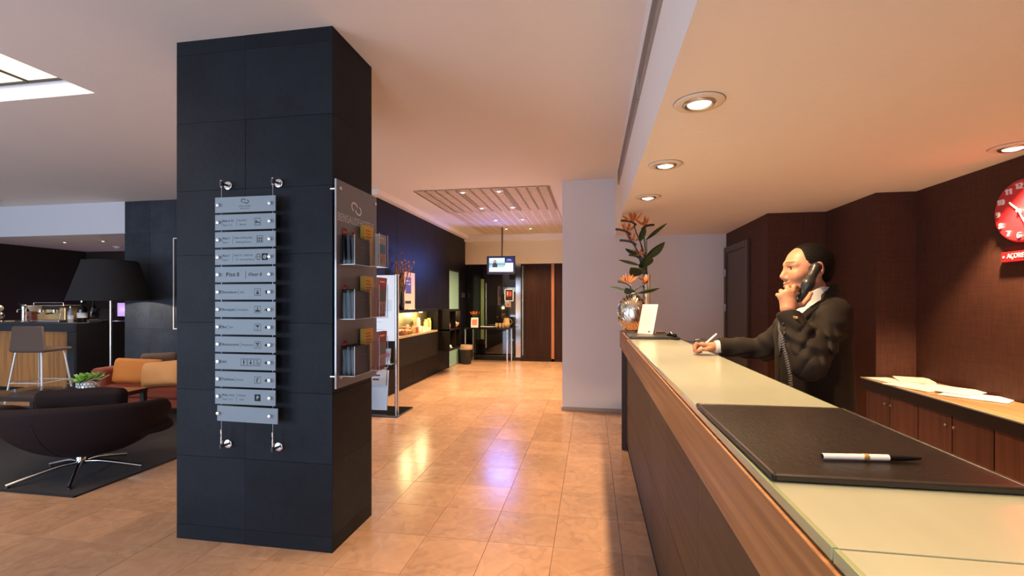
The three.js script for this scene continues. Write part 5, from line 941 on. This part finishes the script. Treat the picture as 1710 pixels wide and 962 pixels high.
{ // hanging screen
  const t = thing('hanging_screen', 'flat screen hanging from a ceiling pole, showing a news picture in blue frame', 'television', [-1.87, 2.17, -9.6], 0.05);
  const sx = canvasTex(640, 380, (x, w, h) => {
    x.fillStyle = '#0b1a52'; x.fillRect(0, 0, w, h); x.fillStyle = '#eef3ff'; x.fillRect(30, 200, 580, 150); x.fillRect(420, 140, 190, 200);
    const g = x.createLinearGradient(0, 20, 0, 250); g.addColorStop(0, '#cfe3ee'); g.addColorStop(1, '#8fb0bf'); x.fillStyle = g; x.fillRect(30, 22, 378, 228); x.fillStyle = '#7a97a0'; x.fillRect(30, 140, 378, 60);
    x.fillStyle = '#20222c'; x.beginPath(); x.ellipse(170, 130, 34, 62, 0, 0, 7); x.fill(); x.fillRect(112, 160, 118, 84); x.fillStyle = '#d7a58c'; x.beginPath(); x.ellipse(170, 112, 18, 26, 0, 0, 7); x.fill(); x.fillStyle = '#8fa4e0'; x.fillRect(470, 50, 90, 16); x.fillRect(450, 80, 130, 10);
  });
  const b = phys([0.01, 0.012, 0.02], 0.2, 0, { clearcoat: 0.5 });
  part('bezel', [box(0.60, 0.02, 0.06, [0, 0.18, 0], 0.004), box(0.60, 0.035, 0.06, [0, -0.175, 0], 0.004), box(0.022, 0.37, 0.06, [0.289, 0, 0], 0.004), box(0.022, 0.37, 0.06, [-0.289, 0, 0], 0.004), box(0.56, 0.33, 0.03, [0, 0, -0.014])], b, t);
  part('screen', new THREE.BoxGeometry(0.556, 0.33, 0.004).translate(0, 0.005, 0.012), std([0.02, 0.02, 0.03], 0.3, 0, { emissive: WHITE, emissiveMap: sx, emissiveIntensity: 1.6 }), t);
  part('pole', rod([0.02, 0.17, -0.03], [0.02, 0.812, -0.03], 0.018), std([0.12, 0.08, 0.05], 0.5), t);
  part('ceiling_flange', cyl(0.05, 0.05, 0.01, [0.02, 0.807, -0.03]), std([0.12, 0.08, 0.05], 0.5), t);
  const l = new THREE.RectAreaLight(new THREE.Color(0.13, 0.25, 1.0), LIGHT.tv, 0.55, 0.33); l.position.set(0, 0, 0.045); l.rotation.y = Math.PI; t.add(l);
}
{ // console table
  const t = thing('console_table', 'black console table with slim chrome legs at the end of the passage', 'table', [-2.36, 0, -10.6]);
  part('top', box(1.08, 0.035, 0.42, [0, 0.79, 0], 0.004), M.blackGloss, t);
  part('lower_rail', box(1.0, 0.03, 0.03, [0, 0.12, -0.17], 0.003), M.black, t);
  for (const [x, z] of [[-0.51, 0.18], [0.47, 0.18], [-0.42, -0.18], [0.51, -0.18]]) part('leg', box(0.026, 0.772, 0.026, [x, 0.386, z], 0.003), M.chrome, t);
  const y = 0.808;
  const b = thing('waste_bin', 'black waste bin with liner turned over the rim, standing beside the console table', 'bin', [-2.80, 0, -10.22]);
  part('bucket', lathe([[0, 0], [0.115, 0], [0.145, 0.42], [0.137, 0.42], [0.108, 0.01], [0, 0.01]], 28), M.black, b); part('liner', lathe([[0.147, 0.33], [0.152, 0.36], [0.149, 0.428], [0.136, 0.425], [0.13, 0.3]], 28), std([0.42, 0.27, 0.17], 0.4), b);
  const o = thing('orange_bouquet', 'low vase with orange flowers at the near corner of the console table', 'flowers', [-2.70, y, -10.55]);
  part('vase', lathe([[0, 0], [0.03, 0], [0.045, 0.06], [0.03, 0.2], [0.036, 0.23], [0.03, 0.23], [0.02, 0.2], [0, 0.02]], 20), M.blackGloss, o);
  for (let i = 0; i < 9; i++) { const a = i * 0.7, r = 0.02 + 0.012 * i; const s = part('stem', tube([[0, 0.2, 0], [Math.cos(a) * r * 0.6, 0.26, Math.sin(a) * r * 0.6], [Math.cos(a) * r, 0.30 + rr(0, 0.06), Math.sin(a) * r]], 0.004, 6, 5), stemM, o); part('petal', petal(0.08, 0.04, 0.3), M.petalOrange, s, [Math.cos(a) * r, 0.3, Math.sin(a) * r], [0, -a + 1.57, 0.3]); }
  const f = thing('table_card', 'pink and white card in a stand on the console table', 'card', [-2.66, y, -10.45], 0.1);
  part('frame', box(0.17, 0.23, 0.008, [0, 0.115, 0], 0.002), M.whitePaper, f, [0, 0, 0], [-0.15, 0, 0]); part('picture', box(0.12, 0.13, 0.002, [0, 0.12, 0.0055]), std([0.55, 0.20, 0.13], 0.5), f, [0, 0, 0], [-0.15, 0, 0]);
  const tr = thing('serving_tray', 'white oval tray lying in the middle of the console table', 'tray', [-2.36, y, -10.52]); part('dish', lathe([[0, 0], [0.1, 0], [0.14, 0.02], [0.135, 0.024], [0.1, 0.006], [0, 0.006]], 28).scale(1.35, 1, 0.8), M.whitePaper, tr); part('napkin', box(0.12, 0.012, 0.09, [0.02, 0.013, 0], 0.003), M.whitePaper, tr);
  for (let i = 0; i < 3; i++) { const c = thing('stacked_cup', ['tan stack of cups on the console table, nearest the tray', 'tan stack of cups in the middle of the cup group', 'tan stack of cups closest to the glass jug'][i], 'cup', [-2.16 + i * 0.075, y, -10.56], 0, 'cups on the console table'); for (let k = 0; k < 3; k++) part('cup', lathe([[0, 0], [0.026, 0], [0.034, 0.05], [0.031, 0.05], [0.024, 0.006], [0, 0.006]], 16), std([0.62, 0.42, 0.22], 0.5), c, [0, k * 0.026, 0]); }
  const j = thing('glass_jug', 'rounded tan jug with handle at the wall end of the console table', 'jug', [-1.94, y, -10.60]); part('vessel', lathe([[0, 0], [0.07, 0], [0.085, 0.08], [0.07, 0.17], [0.055, 0.22], [0.05, 0.22], [0.06, 0.17], [0, 0.02]], 24), std([0.5, 0.32, 0.14], 0.3), j); part('handle', new THREE.TorusGeometry(0.06, 0.009, 8, 20, Math.PI).rotateZ(-Math.PI / 2), std([0.16, 0.12, 0.09], 0.3), j, [0.07, 0.13, 0]);
  const px = canvasTex(128, 180, (x, w, h) => { x.fillStyle = '#15080a'; x.fillRect(0, 0, w, h); x.fillStyle = '#b04a40'; x.fillRect(20, 24, 40, 90); x.fillRect(70, 30, 36, 80); x.fillStyle = '#e0a088'; x.fillRect(26, 36, 20, 50); x.fillStyle = '#2a0c0c'; x.fillRect(0, 120, w, 60); });
  const p = thing('wall_picture', 'small white-framed dark red picture on the black end wall', 'picture', [-1.94, 1.56, -10.953]); part('frame', [box(0.21, 0.016, 0.014, [0, 0.137, 0.007]), box(0.21, 0.016, 0.014, [0, -0.137, 0.007]), box(0.016, 0.29, 0.014, [0.097, 0, 0.007]), box(0.016, 0.29, 0.014, [-0.097, 0, 0.007])], M.whitePaper, p); part('picture', new THREE.BoxGeometry(0.18, 0.26, 0.004).translate(0, 0, 0.004), [M.black, M.black, M.black, M.black, std([1, 1, 1], 0.4, 0, { map: px }), M.black], p);
  const q = thing('small_notice', 'small brown notice just below the framed picture', 'notice', [-1.96, 1.335, -10.953]); part('plate', box(0.13, 0.12, 0.006, [0, 0, 0.003]), std([0.32, 0.22, 0.16], 0.5), q); part('mark', cyl(0.022, 0.022, 0.002, [0, 0, 0], 16).rotateX(Math.PI / 2), std([0.35, 0.03, 0.02], 0.5), q, [0, 0, 0.007]);
}
// ---------------------------------------------------------------- lounge and bar
{
  const r = thing('rug', 'dark grey woven rug under the lounge seating', 'rug', [-7.1, 0, -4.2]);
  part('pile', span(-2.6, 3.40, 0.0005, 0.010, -0.9, 1.398, 0.003), M.rugMat, r);
  part('border', [span(-2.6, 3.405, 0.0005, 0.0112, 1.385, 1.405, 0.003), span(3.385, 3.405, 0.0005, 0.0112, -0.9, 1.405, 0.003)], std([0.010, 0.010, 0.012], 0.9), r);
}
{ // swivel armchair: wide shell on a five-pointed chrome foot
  const c = thing('swivel_armchair', 'low wide dark brown swivel armchair seen from behind, chrome star foot', 'armchair', [-4.156, 0.010, -3.20]);
  const rot = 0.17, sh = new THREE.Group(); sh.name = 'shell'; sh.rotation.y = rot; c.add(sh);
  const shellF = (x, y, z) => {
    const o = ell(x, y, z, [-0.03, 0.62, -0.06], [0.69, 0.495, 0.46]), i = ell(x, y, z, [-0.03, 0.70, -0.10], [0.62, 0.46, 0.40]);
    const rim = 0.605 + 0.045 * x - 0.035 * (x / 0.7) * (x / 0.7) - 0.16 * smooth(-0.05, -0.35, z);
    return smax(smax(o, -i, 0.03), y - rim, 0.05);
  };
  part('shell_cover', sdfMesh(shellF, [-0.9, 0.06, -0.65], [0.9, 0.78, 0.45], 0.02), M.chairFabric, sh);
  const onShell = (x, y) => { let z = 0.5; for (let i = 0; i < 700 && shellF(x, y, z) > 0; i++) z -= 0.0015; return z; };
  for (const xs of [-0.02, -0.42]) { const p = []; for (let y = 0.14 + Math.abs(xs) * 0.1; y <= 0.54; y += 0.05) p.push([xs * (1 - 0.12 * (0.55 - y)), y, onShell(xs, y) + 0.001]); part('seam', tube(p, 0.004, 20, 5), std([0.010, 0.005, 0.005], 0.9), sh); }
  part('seat_cushion', sdfMesh((x, y, z) => smax(ell(x, y, z, [0, 0.34, -0.14], [0.62, 0.13, 0.34]), 0.3 - y, 0.04), [-0.7, 0.2, -0.55], [0.7, 0.55, 0.3], 0.025), M.chairFabric, sh);
  part('back_pillow', sdfMesh((x, y, z) => sdBox(x, y, z, [-0.30, 0.54 + 0.03 * x, -0.33], [0.40, 0.10, 0.065], 0.06) + 0.006 * Math.sin(x * 9), [-0.72, 0.36, -0.5], [0.3, 0.75, -0.18], 0.018), M.chairFabric, sh);
  const f = part('star_foot', lathe([[0, 0.07], [0.03, 0.07], [0.034, 0.10], [0.034, 0.17], [0, 0.17]], 24), M.chrome, c);
  for (let k = 0; k < 5; k++) {
    const a = -0.81 + k * Math.PI * 0.4, g = new THREE.BufferGeometry(), P = [];
    const b = part('foot_arm', tube([[0.02, 0.092, 0], [0.12, 0.088, 0], [0.26, 0.058, 0], [0.40, 0.022, 0], [0.425, 0.016, 0]], 0.0155, 20, 8).scale(1, 1, 0.9), M.chrome, f); b.rotation.y = a;
    part('glide', cyl(0.013, 0.015, 0.016, [0.415, 0.009, 0], 12), M.black, f).rotation.y = a;
  }
}
{ // low black table
  const t = thing('coffee_table', 'low black coffee table between armchair and red sofa', 'table', [-5.72, 0.010, -4.22], 0.1);
  part('top', box(1.42, 0.045, 0.62, [0, 0.395, 0], 0.004), phys([0.012, 0.010, 0.012], 0.18, 0, { clearcoat: 0.6 }), t);
  part('shelf', box(1.30, 0.03, 0.52, [0, 0.12, 0], 0.004), M.black, t);
  for (const x of [-0.68, 0.68]) for (const z of [-0.28, 0.28]) part('leg', box(0.05, 0.372, 0.05, [x, 0.186, z], 0.004), M.black, t);
}
{ // planter with succulents and driftwood
  const p = thing('planter_bowl', 'white mosaic planter bowl on the coffee table', 'planter', [-5.585, 0.429, -4.37]);
  const b = lathe([[0, 0], [0.10, 0], [0.125, 0.03], [0.13, 0.085], [0.12, 0.10], [0.112, 0.098], [0.115, 0.05], [0, 0.04]], 40).scale(1.15, 1, 0.85);
  p.scale.set(0.78, 1, 0.78); part('bowl', b, std([0.30, 0.29, 0.28], 0.5), p);
  for (let i = 0; i < 40; i++) { const a = (i % 20) / 20 * 6.283 + (i > 19 ? 0.15 : 0), y = i > 19 ? 0.072 : 0.042; part('mosaic_chip', box(0.028, 0.022, 0.007, [0, 0, 0], 0.002), i % 4 ? M.whitePlastic : M.chrome, p, [Math.cos(a) * 0.131 * 1.15, y, Math.sin(a) * 0.131 * 0.85], [rr(-0.1, 0.1), -a + Math.PI / 2, rr(-0.2, 0.2)]); }
  part('soil', cyl(0.11, 0.11, 0.01, [0, 0.085, 0], 24).scale(1.15, 1, 0.85), M.blackMatt, p);
  const succ = std([0.20, 0.42, 0.05], 0.45, 0, { side: THREE.DoubleSide }), succ2 = std([0.30, 0.52, 0.10], 0.45, 0, { side: THREE.DoubleSide });
  const rosette = (label, x, y, z, s, n) => {
    const o = thing('succulent', label, 'plant', [x, y, z], 0, 'succulents in the white planter');
    for (let k = 0; k < n; k++) { const a = k * 2.399, t = k / n, lf = part('leaf', sdf0, k % 3 ? succ : succ2, o); lf.rotation.set(0, -a, 0); lf.scale.setScalar(s * (0.55 + 0.6 * t)); lf.rotation.z = 1.15 - 0.95 * t; lf.rotation.order = 'YZX'; lf.position.set(0, s * 0.03 * (1 - t), 0); }
    part('stem', rod([0, -0.03, 0], [0, 0.01, 0], 0.01), stemM, o);
  };
  const sdf0 = new THREE.SphereGeometry(1, 10, 8).scale(0.055, 0.010, 0.03).translate(0.058, 0, 0);
  rosette('large bright green succulent on the bar side of the planter', -5.62, 0.525, -4.35, 1.1, 16);
  rosette('second green succulent in the middle of the planter', -5.54, 0.535, -4.41, 1.0, 16);
  rosette('small green succulent low at the planter rim', -5.58, 0.52, -4.29, 0.7, 12);
  const d = thing('driftwood', 'pale driftwood branch sticking out over the planter rim', 'driftwood', [-5.50, 0.522, -4.35]);
  const dm = std([0.30, 0.19, 0.12], 0.8);
  part('branch', tube([[-0.06, 0, 0.02], [0.02, 0.03, 0], [0.1, 0.035, -0.02], [0.17, 0.075, -0.05]], 0.008, 16, 6), dm, d); part('branch', tube([[-0.04, 0.0, 0.04], [0.04, 0.01, 0.03], [0.11, -0.01, 0.04], [0.15, -0.04, 0.05]], 0.007, 16, 6), dm, d); part('branch', tube([[0.02, 0.03, 0], [0.06, 0.06, 0.01], [0.10, 0.10, 0.0]], 0.005, 10, 6), dm, d);
  const d2 = thing('driftwood', 'short driftwood twig on the bar side of the succulents', 'driftwood', [-5.70, 0.522, -4.35]); part('branch', tube([[0.02, 0, 0], [-0.05, 0.0, 0.0], [-0.13, 0.015, 0.01]], 0.006, 12, 6), dm, d2); part('branch', tube([[-0.02, 0, 0], [-0.06, -0.02, 0.02], [-0.10, -0.025, 0.04]], 0.005, 10, 6), dm, d2);
}
{ // red sofa with cushions
  const s = thing('sofa', 'rust red low sofa against the slate wall behind the column', 'sofa', [-5.2, 0.010, -5.4]);
  const q = (x0, x1, y0, y1, z0, z1, r, m, n) => part(n, new RoundedBoxGeometry(x1 - x0, y1 - y0, z1 - z0, 4, r).translate((x0 + x1) / 2, (y0 + y1) / 2, (z0 + z1) / 2), m, s);
  q(-1.14, 1.3, 0.07, 0.20, -0.45, 0.40, 0.03, M.sofaFabric, 'base');
  q(-0.94, 0.18, 0.19, 0.345, -0.30, 0.43, 0.05, M.sofaFabric, 'seat_cushion'); q(0.19, 1.3, 0.19, 0.345, -0.30, 0.43, 0.05, M.sofaFabric, 'seat_cushion');
  q(-1.16, -0.94, 0.07, 0.55, -0.46, 0.42, 0.06, M.sofaFabric, 'armrest'); q(-1.14, 1.3, 0.16, 0.58, -0.48, -0.28, 0.06, M.sofaFabric, 'backrest');
  for (const [x, z] of [[-1.0, 0.3], [-1.0, -0.36], [0.12, 0.3], [0.12, -0.36], [1.15, 0.3], [1.15, -0.36]]) part('leg', box(0.05, 0.07, 0.05, [x, 0.036, z], 0.004), M.chrome, s);
  const rim = (a, b, r) => { const p = []; for (const [sx, sy, t0] of [[1, 1, 0], [-1, 1, 1], [-1, -1, 2], [1, -1, 3]]) { for (let k = 0; k <= 3; k++) { const t = (t0 + k / 3) * Math.PI / 2; p.push([sx * (a - r) + r * Math.cos(t), sy * (b - r) + r * Math.sin(t), 0]); } } const q = []; p.forEach((v, i) => { const n = p[(i + 1) % p.length]; q.push(v); if (Math.hypot(n[0] - v[0], n[1] - v[1]) > 0.1) for (const f of [0.33, 0.67]) q.push([mix(v[0], n[0], f), mix(v[1], n[1], f), 0]); }); return q; };
  const pillow = (label, pos, rot, w, h, d, m) => {
    const c = thing('cushion', label, 'cushion', pos, 0, 'cushions on the sofa'); c.rotation.set(...rot);
    part('cover', sdfMesh((x, y, z) => { const a = 1 - Math.pow(Math.abs(x) / (w / 2), 4), b = 1 - Math.pow(Math.abs(y) / (h / 2), 4), t = d / 2 * Math.sqrt(Math.max(0, a * b)) + 0.004; return Math.max(sdBox(x, y, z, [0, 0, 0], [w / 2, h / 2, 0.5], 0.03), (Math.abs(z) - t - 0.004 * Math.sin(x * 23 + y * 17)) * 0.7); }, [-w / 2 - 0.03, -h / 2 - 0.03, -d / 2 - 0.03], [w / 2 + 0.03, h / 2 + 0.03, d / 2 + 0.03], 0.014), m, c);
    part('piping', tube(rim(w / 2, h / 2, 0.03), 0.0045, 96, 6, true), m, c);
  };
  pillow('wide orange cushion on the red sofa next to its arm', [-5.86, 0.51, -5.19], [-0.22, 0.14, 0], 0.62, 0.31, 0.15, M.orangeFabric);
  pillow('pale orange cushion in front of the wide orange one, partly behind the column', [-5.30, 0.515, -5.02], [-0.25, 0.1, 0.12], 0.5, 0.30, 0.15, M.paleOrange);
  pillow('brown cushion rising behind the orange cushions', [-5.93, 0.53, -5.565], [-0.1, 0.1, 0.06], 0.52, 0.34, 0.13, M.brownFabric);
}
{ // big black floor lamp
  const l = thing('floor_lamp', 'very large black pleated shade on a slim chrome pole beside the sofa', 'floor lamp', [-6.84, 0.0, -5.66]);
  part('base', lathe([[0, 0], [0.2, 0], [0.2, 0.012], [0.03, 0.022], [0, 0.022]], 36), M.chrome, l);
  part('pole', rod([0, 0.02, 0], [0, 1.95, 0], 0.014), M.chrome, l);
  const n = 160, g = new THREE.CylinderGeometry(0.315, 0.48, 0.56, n, 1, true), p = g.attributes.position;
  for (let i = 0; i < p.count; i++) { const a = Math.atan2(p.getZ(i), p.getX(i)), k = 1 + ((i % (n + 1)) % 2 ? 0.008 : -0.004); p.setX(i, p.getX(i) * k); p.setZ(i, p.getZ(i) * k); }
  g.computeVertexNormals(); const sh = part('lamp_shade', g, new THREE.MeshStandardMaterial({ color: lin(0.011, 0.011, 0.013), roughness: 0.85, side: THREE.DoubleSide }), l, [0, 1.715, 0]);
  part('shade_ring', new THREE.TorusGeometry(0.48, 0.007, 6, 80).rotateX(Math.PI / 2), M.black, sh, [0, -0.28, 0]); part('shade_ring', new THREE.TorusGeometry(0.315, 0.007, 6, 80).rotateX(Math.PI / 2), M.black, sh, [0, 0.28, 0]);
  part('shade_spoke', [rod([-0.315, 0.27, 0], [0.315, 0.27, 0], 0.004), rod([0, 0.27, -0.315], [0, 0.27, 0.315], 0.004)], M.chrome, sh);
  part('added_diffuser', cyl(0.31, 0.31, 0.004, [0, 0.262, 0], 40), phys([0.6, 0.58, 0.55], 1, 0, { transmission: 0.35, thickness: 0 }), sh);  // added disc, keeps the lamp light on the ceiling weak
  part('bulb', new THREE.SphereGeometry(0.05, 16, 12), M.bulb, l, [0, 1.60, 0]);
  const pl = new THREE.PointLight(new THREE.Color(1, 0.82, 0.66), LIGHT.lamp, 0, 2); pl.position.set(0, 1.60, 0); pl.castShadow = true; pl.shadow.radius = 2; l.add(pl);
}
{ // bar counter
  const b = thing('bar_counter', 'bar counter with slate top and warm wooden front', 'bar counter', [-9.8, 0, -6.3]);
  const at = (g) => g.translate(9.8, 0, 6.3);
  part('top', at(span(-10.76, -7.735, 0.955, 1.085, -6.75, -5.85, 0.004)), std([0.016, 0.022, 0.032], 0.4), b);
  part('end_slab', at(span(-7.865, -7.735, 0, 0.954, -6.75, -5.85, 0.004)), std([0.020, 0.026, 0.038], 0.45), b);
  for (let k = 0; k < 5; k++) part('front_panel', at(span(-10.76 + k * 0.579, -10.183 + k * 0.579, 0.07, 0.953, -5.96, -5.93, 0.001)), M.barWood, b);
  part('plinth', at(span(-10.76, -7.87, 0, 0.07, -6.6, -5.98)), M.black, b);
  part('carcass', at(span(-10.76, -7.87, 0.07, 0.95, -6.7, -5.965)), M.black, b);
  part('end_panel', at(span(-7.733, -7.722, 0.0, 1.08, -6.75, -5.89)), std([0.008, 0.007, 0.008], 0.4), b);
}
{ // bar stool
  const s = thing('bar_stool', 'bar stool with brown low-backed seat and white metal legs', 'bar stool', [-7.77, 0, -5.44], 0.16);
  const seat = (x, y, z) => { const dd = smax(sdBox(x, y, z, [0, 0.90, 0.18], [0.25, 0.175, 0.022], 0.02) , -1, 0.01); return smin(dd, sdBox(x, y, z, [0, 0.735, -0.02], [0.24, 0.024, 0.21], 0.02), 0.06); };
  part('seat_shell', sdfMesh((x, y, z) => seat(x * (1 + 0.14 * smooth(0.74, 1.07, y)), y, z + 0.05 * x * x * 4), [-0.32, 0.66, -0.3], [0.32, 1.12, 0.26], 0.018), M.stoolFabric, s);
  const leg = std([0.72, 0.70, 0.68], 0.3, 0.3);
  for (const [x, z] of [[-1, 1], [1, 1], [-1, -1], [1, -1]]) part('leg', rod([x * 0.18, 0.715, z * 0.16], [x * 0.26, 0, z * 0.23], 0.0125), leg, s);
  for (const z of [-1, 1]) part('foot_rail', rod([-0.229, 0.28, z * 0.203], [0.229, 0.28, z * 0.203], 0.009), leg, s);
  for (const x of [-1, 1]) part('foot_rail', rod([x * 0.229, 0.28, -0.203], [x * 0.229, 0.28, 0.203], 0.009), leg, s);
  part('seat_frame', [rod([-0.18, 0.71, 0.16], [0.18, 0.71, 0.16], 0.010), rod([-0.18, 0.71, -0.16], [0.18, 0.71, -0.16], 0.010), rod([-0.18, 0.71, -0.16], [-0.18, 0.71, 0.16], 0.010), rod([0.18, 0.71, -0.16], [0.18, 0.71, 0.16], 0.010)], leg, s);
}
{ // things on the bar
  const y = 1.086;
  const m = thing('coffee_machine', 'gold and chrome espresso machine on the bar', 'coffee machine', [-8.58, y, -6.25]);
  part('body', box(0.56, 0.22, 0.28, [0, 0.13, -0.04], 0.02), M.gold, m); part('cup_rail', [box(0.60, 0.014, 0.34, [0, 0.262, -0.02], 0.004), rod([-0.29, 0.31, 0.13], [0.29, 0.31, 0.13], 0.006), rod([-0.29, 0.26, 0.13], [-0.29, 0.31, 0.13], 0.005), rod([0.29, 0.26, 0.13], [0.29, 0.31, 0.13], 0.005)], M.chrome, m);
  part('drip_tray', box(0.56, 0.03, 0.34, [0, 0.015, 0.02], 0.004), M.chrome, m);
  for (const x of [-0.15, 0.12]) { part('brew_group', cyl(0.032, 0.036, 0.05, [x, 0.175, 0.13], 20), M.chrome, m); part('filter_handle', rod([x, 0.145, 0.15], [x + 0.03, 0.135, 0.27], 0.012, 0.010), M.blackGloss, m); }
  part('panel', box(0.34, 0.03, 0.006, [0.0, 0.215, 0.103]), M.black, m); part('steam_pipe', tube([[0.25, 0.2, 0.11], [0.27, 0.16, 0.15], [0.26, 0.06, 0.16]], 0.005, 12, 6), M.chrome, m);
  const gr = thing('coffee_grinder', 'coffee grinder with reddish hopper beside the espresso machine', 'grinder', [-8.98, y, -6.2]);
  part('body', box(0.14, 0.17, 0.18, [0, 0.085, 0], 0.015), std([0.30, 0.11, 0.09], 0.4), gr); part('hopper', lathe([[0.05, 0.17], [0.085, 0.25], [0.085, 0.262], [0, 0.262]], 20), std([0.62, 0.55, 0.42], 0.3), gr); part('spout', rod([0, 0.1, 0.09], [0, 0.06, 0.14], 0.018), M.chrome, gr);
  const tap = thing('beer_tap', 'chrome beer tap column in front of the espresso machine', 'tap', [-8.86, y, -5.98]); part('column', lathe([[0, 0], [0.05, 0], [0.05, 0.012], [0.03, 0.02], [0.028, 0.2], [0.04, 0.24], [0.03, 0.28], [0, 0.285]], 24), M.chrome, tap); part('spout', tube([[0, 0.2, 0.02], [0, 0.2, 0.08], [0, 0.16, 0.09]], 0.009, 10, 8), M.chrome, tap); part('handle', rod([0, 0.22, 0.03], [0, 0.30, 0.06], 0.009), M.black, tap);
  const bt = (label, x, z, h, r, mat, cp) => { const o = thing('bottle', label, 'bottle', [x, y, z], 0, 'bottles on the bar'); part('glass', lathe([[0, 0], [r, 0], [r, h * 0.58], [r * 0.9, h * 0.66], [r * 0.36, h * 0.78], [r * 0.34, h * 0.95], [0, h * 0.95]], 20), mat, o); part('cap', cyl(r * 0.38, r * 0.38, h * 0.06, [0, h * 0.97, 0], 14), cp, o); part('label', cyl(r * 1.02, r * 1.02, h * 0.24, [0, h * 0.33, 0], 20, true), M.whitePaper, o); };
  bt('fat black bottle beside the espresso machine', -7.97, -6.15, 0.34, 0.062, M.blackGloss, M.chrome); bt('slim dark bottle behind the fat black one', -8.10, -6.42, 0.37, 0.036, M.blackGloss, M.gold); bt('pale grey bottle in front of the fat black one', -8.06, -6.05, 0.25, 0.036, std([0.35, 0.37, 0.42], 0.2), M.chrome); bt('dark green bottle at the back of the bottle group', -8.2, -6.5, 0.36, 0.036, phys([0.02, 0.03, 0.015], 0.1, 0), M.gold);
  const ps = thing('till_screen', 'black till terminal near the end of the bar', 'till', [-7.80, y, -6.28], 0.25); part('stand', box(0.18, 0.03, 0.2, [0, 0.015, 0], 0.006), M.black, ps); part('display', box(0.30, 0.19, 0.03, [0, 0.135, 0], 0.008), M.blackGloss, ps, [0, 0, 0], [-0.35, 0, 0]); part('keypad', box(0.16, 0.012, 0.1, [0, 0.036, 0.12], 0.003), M.black, ps);
  const gl = thing('ice_bucket', 'round chrome double-bowled cruet at the far end of the bar', 'cruet', [-9.55, y, -6.1]); part('lower_bowl', new THREE.SphereGeometry(0.075, 20, 14).scale(1, 0.9, 1), M.chrome, gl, [0, 0.10, 0]); part('upper_bowl', new THREE.SphereGeometry(0.06, 20, 14), std([0.7, 0.66, 0.62], 0.25, 0.5), gl, [0, 0.215, 0]); part('foot', lathe([[0, 0], [0.06, 0], [0.06, 0.01], [0.02, 0.035], [0, 0.035]], 20), M.chrome, gl);
  const sp = thing('saucer', 'small white saucer on the bar beside the cruet', 'saucer', [-9.25, y, -6.05]); part('dish', lathe([[0, 0], [0.03, 0], [0.06, 0.012], [0.058, 0.015], [0.028, 0.004], [0, 0.004]], 20), M.whitePlastic, sp); part('well', cyl(0.025, 0.025, 0.001, [0, 0.0048, 0], 16), M.whitePaper, sp);
  // lit back bar seen between lamp pole and slate wall
  const bb = thing('back_bar', 'dark back bar shelf with violet lit screen near the slate wall', 'shelf', [-9.3, 0, -8.17]);
  part('cabinet', box(1.5, 0.87, 0.38, [0, 0.435, 0], 0.003), M.black, bb); part('counter', box(1.54, 0.03, 0.40, [0, 0.888, 0], 0.003), M.blackGloss, bb);
  part('lit_screen', box(0.22, 0.28, 0.02, [-0.43, 1.24, -0.12], 0.003), std([0.1, 0.08, 0.14], 0.3, 0, { emissive: lin(0.62, 0.42, 0.85), emissiveIntensity: 0.8 }), bb);
  const pl = new THREE.PointLight(new THREE.Color(0.7, 0.5, 1), 0.25, 0, 2); pl.position.set(-0.43, 1.24, 0.0); bb.add(pl);
  const cp = thing('white_cup', 'white cup on the back bar under the violet screen', 'cup', [-9.72, 0.904, -8.05]); part('cup', lathe([[0, 0], [0.03, 0], [0.045, 0.08], [0.041, 0.08], [0.027, 0.006], [0, 0.006]], 18), M.whitePlastic, cp); part('handle', new THREE.TorusGeometry(0.025, 0.006, 6, 14), M.whitePlastic, cp, [0.05, 0.045, 0]);
}
{ // slim framed picture on the slate wall, mostly behind the column
  const p = thing('wall_picture', 'tall dark picture with thin white frame edge on the slate wall beside the column', 'picture', [-5.9, 1.69, -6.196]);
  part('canvas', box(0.80, 1.36, 0.02, [0, 0, 0.012]), M.black, p);
  part('frame', [box(0.016, 1.40, 0.03, [-0.41, 0, 0.016]), box(0.016, 1.40, 0.03, [0.41, 0, 0.016]), box(0.80, 0.016, 0.03, [0, 0.692, 0.016]), box(0.80, 0.016, 0.03, [0, -0.692, 0.016])], std([0.7, 0.7, 0.72], 0.4), p);
}
{ // ceiling vent disc at the edge of the lounge ceiling
  const v = thing('ceiling_vent', 'small round vent disc in the lounge ceiling near the bar bulkhead', 'vent', [-9.1, 2.984, -5.7]);
  part('ring', lathe([[0.06, 0], [0.12, 0], [0.12, -0.014], [0.06, -0.02]], 28), M.steel, v); part('disc', cyl(0.055, 0.055, 0.012, [0, -0.012, 0], 24), M.steel, v);
}
renderer.render(scene, camera);
